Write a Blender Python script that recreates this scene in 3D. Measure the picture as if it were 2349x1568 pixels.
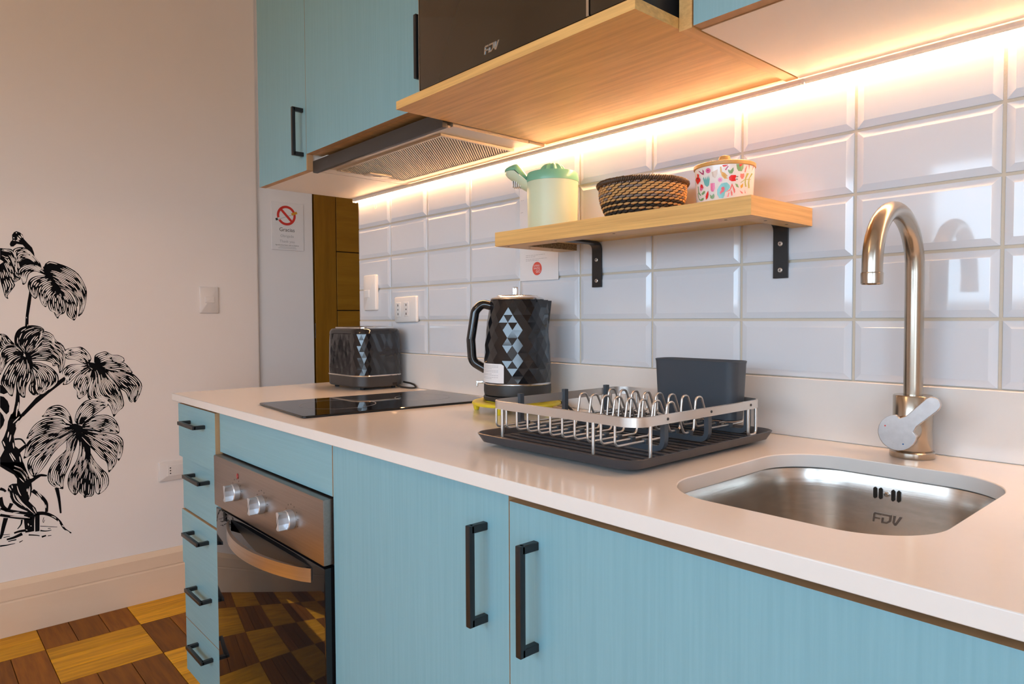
import bpy, bmesh, math, random
from mathutils import Vector, Matrix
for o in list(bpy.data.objects):
    bpy.data.objects.remove(o)
sc = bpy.context.scene
COL = sc.collection
rnd = random.Random(11)
PI = math.pi

# ------------------------------------------------------------------ camera
cd = bpy.data.cameras.new('camera')
cd.sensor_width = 36.0
cd.lens = 24.282
cd.clip_start = 0.02
camera = bpy.data.objects.new('camera', cd)
COL.objects.link(camera)
_r = Vector((0.66546448, 0.74641362, -0.00487147))
_u = Vector((-0.02202036, 0.02615492, 0.99941534))
_d = Vector((-0.74610463, 0.66496814, -0.03384147))
camera.matrix_world = Matrix(((_r.x, _u.x, -_d.x, 2.0988), (_r.y, _u.y, -_d.y, -1.1780),
                              (_r.z, _u.z, -_d.z, 1.1074), (0, 0, 0, 1)))
sc.camera = camera

# ------------------------------------------------------------------ exposure, sky, daylight
sc.view_settings.view_transform = 'Standard'
sc.view_settings.look = 'None'
sc.view_settings.gamma = 1.0
sc.view_settings.use_curve_mapping = False
sc.view_settings.exposure = 0.0
sc.cycles.use_denoising = True
sc.cycles.max_bounces = 8
sc.cycles.diffuse_bounces = 5
sc.cycles.glossy_bounces = 4
sc.cycles.caustics_reflective = False
sc.cycles.caustics_refractive = False
sc.cycles.sample_clamp_indirect = 10.0
WIN = (0.74, 2.95, 1.14, 1.96)      # window in the front wall: x0, x1, z0, z1
LOW = (-2.85, -1.75, 0.06, 2.02)    # unseen balcony door, added in the right wall for more daylight: y0, y1, z0, z1
YF = -3.0                           # inner face of the wall with the window
XR = 3.3                            # inner face of the right wall, with the added balcony door
SKY = 10.2
world = bpy.data.worlds.new('world')
sc.world = world
world.use_nodes = True
_n = world.node_tree.nodes; _l = world.node_tree.links
_tc = _n.new('ShaderNodeTexCoord'); _sx = _n.new('ShaderNodeSeparateXYZ'); _mr = _n.new('ShaderNodeMapRange'); _mx = _n.new('ShaderNodeMix')
_mr.interpolation_type = 'SMOOTHSTEP'
_mr.inputs['From Min'].default_value = -0.12; _mr.inputs['From Max'].default_value = 0.03
_mx.data_type = 'RGBA'
_mx.inputs['A'].default_value = (0.16, 0.155, 0.14, 1)      # ground and houses below the horizon
_mx.inputs['B'].default_value = (0.60, 0.80, 1.0, 1)          # hazy daylight sky
_l.new(_tc.outputs['Generated'], _sx.inputs[0]); _l.new(_sx.outputs['Z'], _mr.inputs['Value'])
_l.new(_mr.outputs['Result'], _mx.inputs['Factor']); _l.new(_mx.outputs['Result'], _n['Background'].inputs['Color'])
_n['Background'].inputs['Strength'].default_value = SKY
def portal(name, loc, rot, sx, sy):
    l = bpy.data.lights.new(name, 'AREA')
    l.shape = 'RECTANGLE'; l.size = sx; l.size_y = sy
    l.cycles.is_portal = True
    o = bpy.data.objects.new(name, l); COL.objects.link(o)
    o.location = loc; o.rotation_euler = rot
    return o
portal('window_portal', ((WIN[0]+WIN[1])/2, YF-0.02, (WIN[2]+WIN[3])/2), (PI/2, 0, 0), WIN[1]-WIN[0], WIN[3]-WIN[2])
portal('added_door_portal', (XR+0.02, (LOW[0]+LOW[1])/2, (LOW[2]+LOW[3])/2), (PI/2, 0, PI/2), LOW[1]-LOW[0], LOW[3]-LOW[2])
sun = bpy.data.lights.new('sun', 'SUN'); sun.energy = 13.0; sun.angle = 0.01; sun.color = (1.0, 0.90, 0.76)
sun_o = bpy.data.objects.new('sun', sun); COL.objects.link(sun_o)
sun_o.rotation_euler = Vector((-0.62, 0.62, -0.75)).to_track_quat('-Z', 'Y').to_euler()
LED_STRENGTH = 185.0
LED_COLOR = (1.0, 0.53, 0.24)
LAMP_STRENGTH = 28.0
LAMP_COLOR = (1.0, 0.62, 0.32)

# ------------------------------------------------------------------ materials
def M(name, col, rough=0.5, metal=0.0, spec=0.5, coat=0.0, var=None, bump=None, emit=None, objrand=0.0, coat_rough=0.03, alpha=None):
    """var=(scale vec, amount, dark colour, detail)  bump=(scale vec, strength)"""
    m = bpy.data.materials.new(name); m.use_nodes = True
    nt = m.node_tree; b = nt.nodes['Principled BSDF']
    b.inputs['Base Color'].default_value = (*col, 1)
    b.inputs['Roughness'].default_value = rough
    b.inputs['Metallic'].default_value = metal
    b.inputs['Specular IOR Level'].default_value = spec
    b.inputs['Coat Weight'].default_value = coat
    b.inputs['Coat Roughness'].default_value = coat_rough
    if emit:
        b.inputs['Emission Color'].default_value = (*emit[0], 1)
        b.inputs['Emission Strength'].default_value = emit[1]
    tc = None
    def coords(s):
        nonlocal tc
        if tc is None:
            tc = nt.nodes.new('ShaderNodeTexCoord')
        mp = nt.nodes.new('ShaderNodeMapping')
        mp.inputs['Scale'].default_value = s
        nt.links.new(tc.outputs['Object'], mp.inputs['Vector'])
        if objrand:
            oi = nt.nodes.new('ShaderNodeObjectInfo')
            mu = nt.nodes.new('ShaderNodeMath'); mu.operation = 'MULTIPLY'; mu.inputs[1].default_value = 37.0
            nt.links.new(oi.outputs['Random'], mu.inputs[0])
            nt.links.new(mu.outputs[0], mp.inputs['Location'])
        return mp.outputs['Vector']
    colour_out = None
    if var:
        s, amt, dark, det = var
        n = nt.nodes.new('ShaderNodeTexNoise')
        n.inputs['Scale'].default_value = 1.0; n.inputs['Detail'].default_value = det
        n.inputs['Roughness'].default_value = 0.6
        nt.links.new(coords(s), n.inputs['Vector'])
        rp = nt.nodes.new('ShaderNodeMapRange')
        rp.inputs['From Min'].default_value = 0.35; rp.inputs['From Max'].default_value = 0.65
        rp.inputs['To Min'].default_value = 0.0; rp.inputs['To Max'].default_value = amt
        nt.links.new(n.outputs['Fac'], rp.inputs['Value'])
        mx = nt.nodes.new('ShaderNodeMix'); mx.data_type = 'RGBA'
        mx.inputs['A'].default_value = (*col, 1); mx.inputs['B'].default_value = (*dark, 1)
        nt.links.new(rp.outputs['Result'], mx.inputs['Factor'])
        colour_out = mx.outputs['Result']
        nt.links.new(colour_out, b.inputs['Base Color'])
    if objrand:
        oi = nt.nodes.new('ShaderNodeObjectInfo')
        hs = nt.nodes.new('ShaderNodeHueSaturation')
        mr = nt.nodes.new('ShaderNodeMapRange')
        mr.inputs['To Min'].default_value = 1 - objrand; mr.inputs['To Max'].default_value = 1 + objrand
        nt.links.new(oi.outputs['Random'], mr.inputs['Value'])
        nt.links.new(mr.outputs['Result'], hs.inputs['Value'])
        if colour_out: nt.links.new(colour_out, hs.inputs['Color'])
        else: hs.inputs['Color'].default_value = (*col, 1)
        nt.links.new(hs.outputs['Color'], b.inputs['Base Color'])
    if bump:
        s, st = bump
        n = nt.nodes.new('ShaderNodeTexNoise'); n.inputs['Scale'].default_value = 1.0; n.inputs['Detail'].default_value = 3
        nt.links.new(coords(s), n.inputs['Vector'])
        bp = nt.nodes.new('ShaderNodeBump'); bp.inputs['Strength'].default_value = st; bp.inputs['Distance'].default_value = 0.002
        nt.links.new(n.outputs['Fac'], bp.inputs['Height'])
        nt.links.new(bp.outputs['Normal'], b.inputs['Normal'])
    return m

PAINT = M('wall_paint', (0.85, 0.78, 0.735), 0.6, var=((2.2, 2.2, 2.2), 0.25, (0.81, 0.735, 0.68), 3), bump=((60, 60, 60), 0.05))
CEILP = M('ceiling_paint', (0.80, 0.77, 0.72), 0.8, bump=((80, 80, 80), 0.03))
PAINT_R = M('passage_paint', (0.80, 0.78, 0.78), 0.6, bump=((60, 60, 60), 0.05))
BASEB = M('baseboard_paint', (0.80, 0.60, 0.43), 0.45, var=((3, 3, 9), 0.35, (0.70, 0.50, 0.34), 4))
GROUT = M('grout', (0.62, 0.54, 0.43), 0.9, bump=((300, 300, 300), 0.3))
TILE = M('tile_glaze', (0.68, 0.70, 0.74), 0.06, spec=0.5, bump=((7, 7, 7), 0.03))
TEAL_V = M('teal_laminate_vertical', (0.215, 0.415, 0.48), 0.42, spec=0.4, var=((190, 190, 5), 0.40, (0.168, 0.345, 0.405), 4), bump=((420, 420, 9), 0.08))
TEAL_H = M('teal_laminate_horizontal', (0.225, 0.430, 0.495), 0.42, spec=0.4, var=((5, 190, 190), 0.40, (0.175, 0.36, 0.42), 4), bump=((9, 420, 420), 0.08))
EDGE = M('oak_edge_band', (0.52, 0.33, 0.17), 0.55, var=((40, 40, 5), 0.5, (0.38, 0.22, 0.10), 3))
OAK = M('oak_laminate', (0.80, 0.49, 0.165), 0.45, var=((5, 90, 190), 0.6, (0.50, 0.27, 0.09), 4), bump=((10, 160, 160), 0.08))
OAK_Y = M('oak_laminate_end', (0.74, 0.45, 0.17), 0.45, var=((90, 5, 190), 0.6, (0.48, 0.26, 0.085), 4))
CHIP = M('chipboard', (0.30, 0.20, 0.10), 0.9, var=((260, 260, 260), 0.9, (0.12, 0.07, 0.03), 3))
WHITEB = M('white_board', (0.86, 0.80, 0.73), 0.42)
STONE = M('quartz_worktop', (0.77, 0.72, 0.675), 0.16, spec=0.5, var=((90, 90, 90), 0.2, (0.73, 0.69, 0.65), 3))
BLACKM = M('black_metal', (0.012, 0.012, 0.013), 0.38, spec=0.5)
BLACKG = M('black_glass', (0.006, 0.006, 0.007), 0.03, spec=0.45)
MWGLASS = M('warm_reflection_glass', (0.045, 0.030, 0.017), 0.05, spec=0.5)  # brown base colour stands in for the warm room mirrored in the glass
BLACKP = M('black_gloss_plastic', (0.010, 0.010, 0.012), 0.08, spec=0.6)
DARKP = M('dark_matt_plastic', (0.030, 0.028, 0.028), 0.42)
CHROME = M('chrome', (0.70, 0.68, 0.66), 0.18, metal=1)
STEEL = M('brushed_steel', (0.50, 0.44, 0.40), 0.30, metal=1, var=((4, 4, 240), 0.5, (0.40, 0.35, 0.31), 2), bump=((6, 6, 500), 0.04))
STEELX = M('steel_panel', (0.36, 0.31, 0.28), 0.38, metal=1, var=((4, 200, 240), 0.5, (0.29, 0.25, 0.225), 2))
LOGOM = M('embossed_steel', (0.20, 0.19, 0.18), 0.35, metal=1)
SINKM = M('sink_steel', (0.74, 0.70, 0.65), 0.27, metal=1, var=((30, 30, 160), 0.5, (0.60, 0.56, 0.51), 3), bump=((9, 9, 300), 0.04))
TAPM = M('tap_steel', (0.47, 0.41, 0.34), 0.24, metal=1, var=((60, 60, 300), 0.4, (0.48, 0.40, 0.32), 2))
LEVERM = M('lever_steel', (0.62, 0.61, 0.61), 0.42, metal=1, var=((90, 90, 90), 0.5, (0.50, 0.49, 0.49), 3))
KNOBM = M('satin_knob', (0.62, 0.64, 0.68), 0.32, metal=0.7)
ALU = M('aluminium_wire', (0.74, 0.70, 0.66), 0.32, metal=0.85)
SLATE = M('slate_plastic', (0.050, 0.062, 0.078), 0.38, bump=((500, 500, 500), 0.04))
SLATE_T = M('tray_plastic', (0.042, 0.043, 0.050), 0.36)
YELLOW = M('yellow_plastic', (0.72, 0.56, 0.02), 0.4)
MINT = M('mint_plastic', (0.60, 0.70, 0.50), 0.38, spec=0.4)
GREENP = M('green_plastic', (0.20, 0.50, 0.33), 0.3)
WHITEP = M('white_plastic', (0.76, 0.74, 0.72), 0.3)
IVORYP = M('ivory_plastic', (0.74, 0.68, 0.64), 0.35)
PAPER = M('paper', (0.78, 0.77, 0.78), 0.7)
INK = M('ink', (0.03, 0.03, 0.03), 0.6)
MARKINK = M('faint_ink', (0.10, 0.095, 0.09), 0.6)
INK_G = M('grey_ink', (0.42, 0.42, 0.44), 0.6)
REDINK = M('red_ink', (0.60, 0.03, 0.02), 0.5)
CORAL_INK = M('coral_ink', (0.72, 0.10, 0.07), 0.5)
ORANGE_INK = M('orange_ink', (0.65, 0.32, 0.03), 0.5)
MURALB = M('mural_black', (0.006, 0.006, 0.007), 0.9, spec=0.05)
DOORW = M('door_wood', (0.27, 0.125, 0.010), 0.5, spec=0.15, var=((30, 30, 3), 0.6, (0.18, 0.075, 0.005), 4))
DOORWH = M('door_wood_panel', (0.31, 0.148, 0.012), 0.5, spec=0.15, var=((30, 3, 30), 0.6, (0.21, 0.09, 0.006), 4))
GAP = M('dark_gap', (0.015, 0.010, 0.006), 0.9)
PLANK_Y = M('parquet_yellow', (0.85, 0.41, 0.020), 0.5, spec=0.2, var=((60, 5, 60), 0.7, (0.44, 0.19, 0.012), 4), objrand=0.18)
PLANK_D = M('parquet_brown', (0.31, 0.108, 0.010), 0.5, spec=0.2, var=((5, 60, 60), 0.7, (0.16, 0.050, 0.008), 4), objrand=0.22)
PARQ = M('parquet_rest', (0.22, 0.095, 0.020), 0.35, var=((3.4, 3.4, 3.4), 1.0, (0.12, 0.045, 0.012), 2))
STRAW = M('straw', (0.58, 0.34, 0.13), 0.7, var=((200, 200, 200), 0.6, (0.42, 0.22, 0.07), 2))
GREYSTRAW = M('grey_straw', (0.26, 0.21, 0.18), 0.7, var=((200, 200, 200), 0.6, (0.15, 0.11, 0.09), 2))
BLACKSTRAW = M('black_straw', (0.020, 0.014, 0.010), 0.7)
DARKCANE = M('dark_cane', (0.085, 0.045, 0.022), 0.5, var=((300, 300, 300), 0.8, (0.03, 0.016, 0.008), 2))
BAMBOO = M('bamboo', (0.60, 0.33, 0.10), 0.4, var=((60, 60, 20), 0.5, (0.45, 0.22, 0.05), 3))
CERAM = M('white_melamine', (0.82, 0.78, 0.74), 0.2)
PRINT = {'R': M('print_red', (0.72, 0.02, 0.02), 0.25), 'K': M('print_pink', (0.75, 0.16, 0.32), 0.25),
         'M': M('print_magenta', (0.42, 0.02, 0.12), 0.25), 'T': M('print_teal', (0.16, 0.46, 0.45), 0.25),
         'G': M('print_green', (0.20, 0.36, 0.16), 0.25), 'O': M('print_olive', (0.42, 0.42, 0.10), 0.25),
         'Y': M('print_yellow', (0.68, 0.33, 0.02), 0.25), 'C': M('print_cream', (0.62, 0.46, 0.34), 0.25),
         'L': M('print_coral', (0.78, 0.18, 0.16), 0.25), 'D': M('print_dark', (0.03, 0.03, 0.02), 0.25)}
LEDM = M('led_diffuser', (1, 1, 1), 0.5, emit=(LED_COLOR, LED_STRENGTH))
FILL_LAMPM = M('passage_fill_globe', (1, 1, 1), 0.5, emit=((1.0, 0.93, 0.85), 9.0))  # glow of the added passage lamp
LAMPM = M('lamp_globe', (1, 1, 1), 0.5, emit=(LAMP_COLOR, LAMP_STRENGTH))
REDLENS = M('red_lens', (0.35, 0.01, 0.01), 0.15)
BLUEDOT = M('blue_dot', (0.02, 0.12, 0.32), 0.4)
FILT = M('filter_aluminium', (0.66, 0.56, 0.44), 0.42, metal=0.6)
HOODM = M('hood_plate', (0.64, 0.55, 0.44), 0.38, metal=0.5)
RUBBER = M('rubber', (0.010, 0.010, 0.010), 0.6)

# ------------------------------------------------------------------ mesh builder
class MB:
    def __init__(self, mats, M4=None):
        self.v = []; self.f = []; self.mi = []
        self.mats = mats if isinstance(mats, (list, tuple)) else [mats]
        self.M4 = M4
    def add(self, vs, fs, mi=0):
        k = len(self.v)
        for p in vs:
            p = Vector(p)
            self.v.append(tuple(self.M4 @ p) if self.M4 else tuple(p))
        for f in fs:
            self.f.append(tuple(i + k for i in f)); self.mi.append(mi)
        return self
    def box(self, x0, x1, y0, y1, z0, z1, mi=0, fm=None):
        """fm: material per face (-x,+x,-y,+y,-z,+z)"""
        vs = [(x, y, z) for x in (x0, x1) for y in (y0, y1) for z in (z0, z1)]
        fs = [(0, 1, 3, 2), (4, 6, 7, 5), (0, 4, 5, 1), (2, 3, 7, 6), (0, 2, 6, 4), (1, 5, 7, 3)]
        k = len(self.v)
        self.add(vs, [], mi)
        for i, f in enumerate(fs):
            self.f.append(tuple(a + k for a in f)); self.mi.append(fm[i] if fm else mi)
        return self
    def rbox(self, x0, x1, y0, y1, z0, z1, r=0.002, seg=2, mi=0):
        bm = bmesh.new(); bmesh.ops.create_cube(bm, size=1)
        for w in bm.verts:
            w.co = Vector(((x0+x1)/2 + w.co.x*(x1-x0), (y0+y1)/2 + w.co.y*(y1-y0), (z0+z1)/2 + w.co.z*(z1-z0)))
        bmesh.ops.bevel(bm, geom=bm.edges[:], offset=r, segments=seg, affect='EDGES', profile=0.6)
        bm.verts.index_update()
        self.add([w.co for w in bm.verts], [tuple(w.index for w in f.verts) for f in bm.faces], mi)
        bm.free(); return self
    def loft(self, loops, cap0=False, cap1=False, mi=0, closed=True):
        n = len(loops[0]); vs = [p for l in loops for p in l]; fs = []
        for a in range(len(loops) - 1):
            for i in range(n if closed else n - 1):
                j = (i + 1) % n
                fs.append((a*n + i, a*n + j, (a+1)*n + j, (a+1)*n + i))
        if cap0: fs.append(tuple(range(n - 1, -1, -1)))
        if cap1: fs.append(tuple((len(loops)-1)*n + i for i in range(n)))
        return self.add(vs, fs, mi)
    def lathe(self, prof, c=(0, 0), seg=32, mi=0, cap0=True, cap1=True):
        loops = [[(c[0] + r*math.cos(2*PI*i/seg), c[1] + r*math.sin(2*PI*i/seg), z) for i in range(seg)] for r, z in prof]
        return self.loft(loops, cap0, cap1, mi)
    def tube(self, pts, r, seg=8, mi=0, caps=True, radii=None):
        pts = [Vector(p) for p in pts]
        n = len(pts); loops = []
        up = None
        for i, p in enumerate(pts):
            t = (pts[min(i+1, n-1)] - pts[max(i-1, 0)]).normalized()
            if up is None:
                up = Vector((0, 0, 1)) if abs(t.z) < 0.9 else Vector((1, 0, 0))
            s = t.cross(up)
            if s.length < 1e-6: s = t.cross(Vector((0, 1, 0)))
            s.normalize(); up = s.cross(t).normalized()
            rr_ = radii[i] if radii else r
            loops.append([tuple(p + (s*math.cos(2*PI*k/seg) + up*math.sin(2*PI*k/seg))*rr_) for k in range(seg)])
        return self.loft(loops, caps, caps, mi)
    def prism(self, poly, org, ax, ay, an, h, mi=0):
        """2D polygon extruded: points org + x*ax + y*ay, thickness h along an"""
        org, ax, ay, an = Vector(org), Vector(ax), Vector(ay), Vector(an)
        n = len(poly)
        a = [org + ax*x + ay*y for x, y in poly]
        b = [p + an*h for p in a]
        fs = [tuple(range(n-1, -1, -1)), tuple(range(n, 2*n))]
        fs += [(i, (i+1) % n, n + (i+1) % n, n + i) for i in range(n)]
        return self.add(a + b, fs, mi)
    def flat(self, poly3, mi=0):
        return self.add(poly3, [tuple(range(len(poly3)))], mi)
    def mesh(self, name, smooth=None, tri=False, off=None):
        me = bpy.data.meshes.new(name)
        vs = self.v if off is None else [(x-off[0], y-off[1], z-off[2]) for x, y, z in self.v]
        me.from_pydata(vs, [], self.f)
        for m in self.mats: me.materials.append(m)
        me.polygons.foreach_set('material_index', self.mi)
        bm = bmesh.new(); bm.from_mesh(me)
        if tri: bmesh.ops.triangulate(bm, faces=[f for f in bm.faces if len(f.verts) > 4])
        if tri != 'keep': bmesh.ops.recalc_face_normals(bm, faces=bm.faces[:])
        bm.to_mesh(me); bm.free()
        if smooth:
            me.polygons.foreach_set('use_smooth', [True]*len(me.polygons))
            me.set_sharp_from_angle(angle=math.radians(smooth))
        me.update(); return me
    def build(self, name, parent=None, smooth=None, tri=False, label=None, kind=None):
        off = None
        if parent is not None:
            w = parent; off = Vector((0, 0, 0))
            while w is not None: off += w.location; w = w.parent
        me = self.mesh(name, smooth, tri, off)
        o = bpy.data.objects.new(name, me); COL.objects.link(o)
        if parent is not None: o.parent = parent
        if label: o['label'] = label
        if kind: o['kind'] = kind
        return o

def thing(name, loc, label, cat, group=None):
    o = bpy.data.objects.new(name, None); COL.objects.link(o)
    o.empty_display_size = 0.05
    o.location = loc; o['label'] = label; o['category'] = cat
    if group: o['group'] = group
    return o
def tag(o, label, cat, group=None):
    o['label'] = label; o['category'] = cat
    if group: o['group'] = group
    return o
def struct(o):
    o['kind'] = 'structure'; return o
def rr(cx, cy, hx, hy, r, z, n=6):
    """rounded rectangle loop, counter clockwise"""
    out = []
    for sx, sy, a0 in ((1, -1, -90), (1, 1, 0), (-1, 1, 90), (-1, -1, 180)):
        for k in range(n + 1):
            a = math.radians(a0 + 90*k/n)
            out.append((cx + sx*(hx - r) + r*math.cos(a), cy + sy*(hy - r) + r*math.sin(a), z))
    return out
def fillet(pts, r, n=5):
    """round the corners of a 3D polyline"""
    P = [Vector(p) for p in pts]; out = [P[0]]
    for i in range(1, len(P) - 1):
        a, b, c = P[i-1], P[i], P[i+1]
        u, v = (a - b), (c - b)
        ang = u.angle(v)
        if ang > 3.10: out.append(b); continue
        d = min(r / math.tan(ang/2), u.length*0.49, v.length*0.49)
        p0 = b + u.normalized()*d; p1 = b + v.normalized()*d
        for k in range(n + 1):
            t = k/n
            out.append(p0*(1-t)**2 + b*2*t*(1-t) + p1*t*t)
    out.append(P[-1]); return out
def text_on(mb, s, org, ax, ay, an, size, mi=0, align='CENTER', h=0.0004, sx=1.0):
    """write text as thin solid letters onto a mesh builder"""
    cu = bpy.data.curves.new('t', 'FONT'); cu.body = s; cu.size = size; cu.align_x = align; cu.align_y = 'CENTER'
    cu.resolution_u = 2
    ob = bpy.data.objects.new('t', cu); COL.objects.link(ob)
    dg = bpy.context.evaluated_depsgraph_get(); dg.update()
    me = bpy.data.meshes.new_from_object(ob.evaluated_get(dg))
    org, ax, ay, an = Vector(org), Vector(ax), Vector(ay), Vector(an)
    mb.add([org + ax*(v.co.x*sx) + ay*v.co.y + an*h for v in me.vertices], [tuple(p.vertices) for p in me.polygons], mi)
    bpy.data.objects.remove(ob); bpy.data.curves.remove(cu); bpy.data.meshes.remove(me)
LOGO = [[(0, 0), (.17, 0), (.17, .8), (0, .62)], [(0, .62), (.17, .8), (.75, .8), (.75, 1.0), (.12, 1.0), (0, .85)],
        [(.17, .35), (.68, .35), (.68, .53), (.17, .53)],
        [(.85, .8), (1.02, .8), (1.55, .8), (1.55, .38), (1.75, .3), (1.75, 1.0), (.85, 1.0)],
        [(.85, 0), (1.4, 0), (1.75, .3), (1.55, .38), (1.35, .2), (1.02, .2), (1.02, .6), (.85, .6)],
        [(1.9, 1.0), (1.9, .25), (2.1, 0), (2.1, .35), (2.1, 1.0)], [(2.1, 0), (2.3, 0), (2.75, 1.0), (2.5, 1.0), (2.18, .25), (2.1, .35)]]
def logo(mb, org, ax, ay, an, size, h, mi=0, slant=0.12):
    for p in LOGO:
        mb.prism([((x + y*slant - 1.38)*size, (y - .5)*size) for x, y in p], org, ax, ay, an, h, mi)
X, Y, Z = Vector((1, 0, 0)), Vector((0, 1, 0)), Vector((0, 0, 1))

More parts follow.
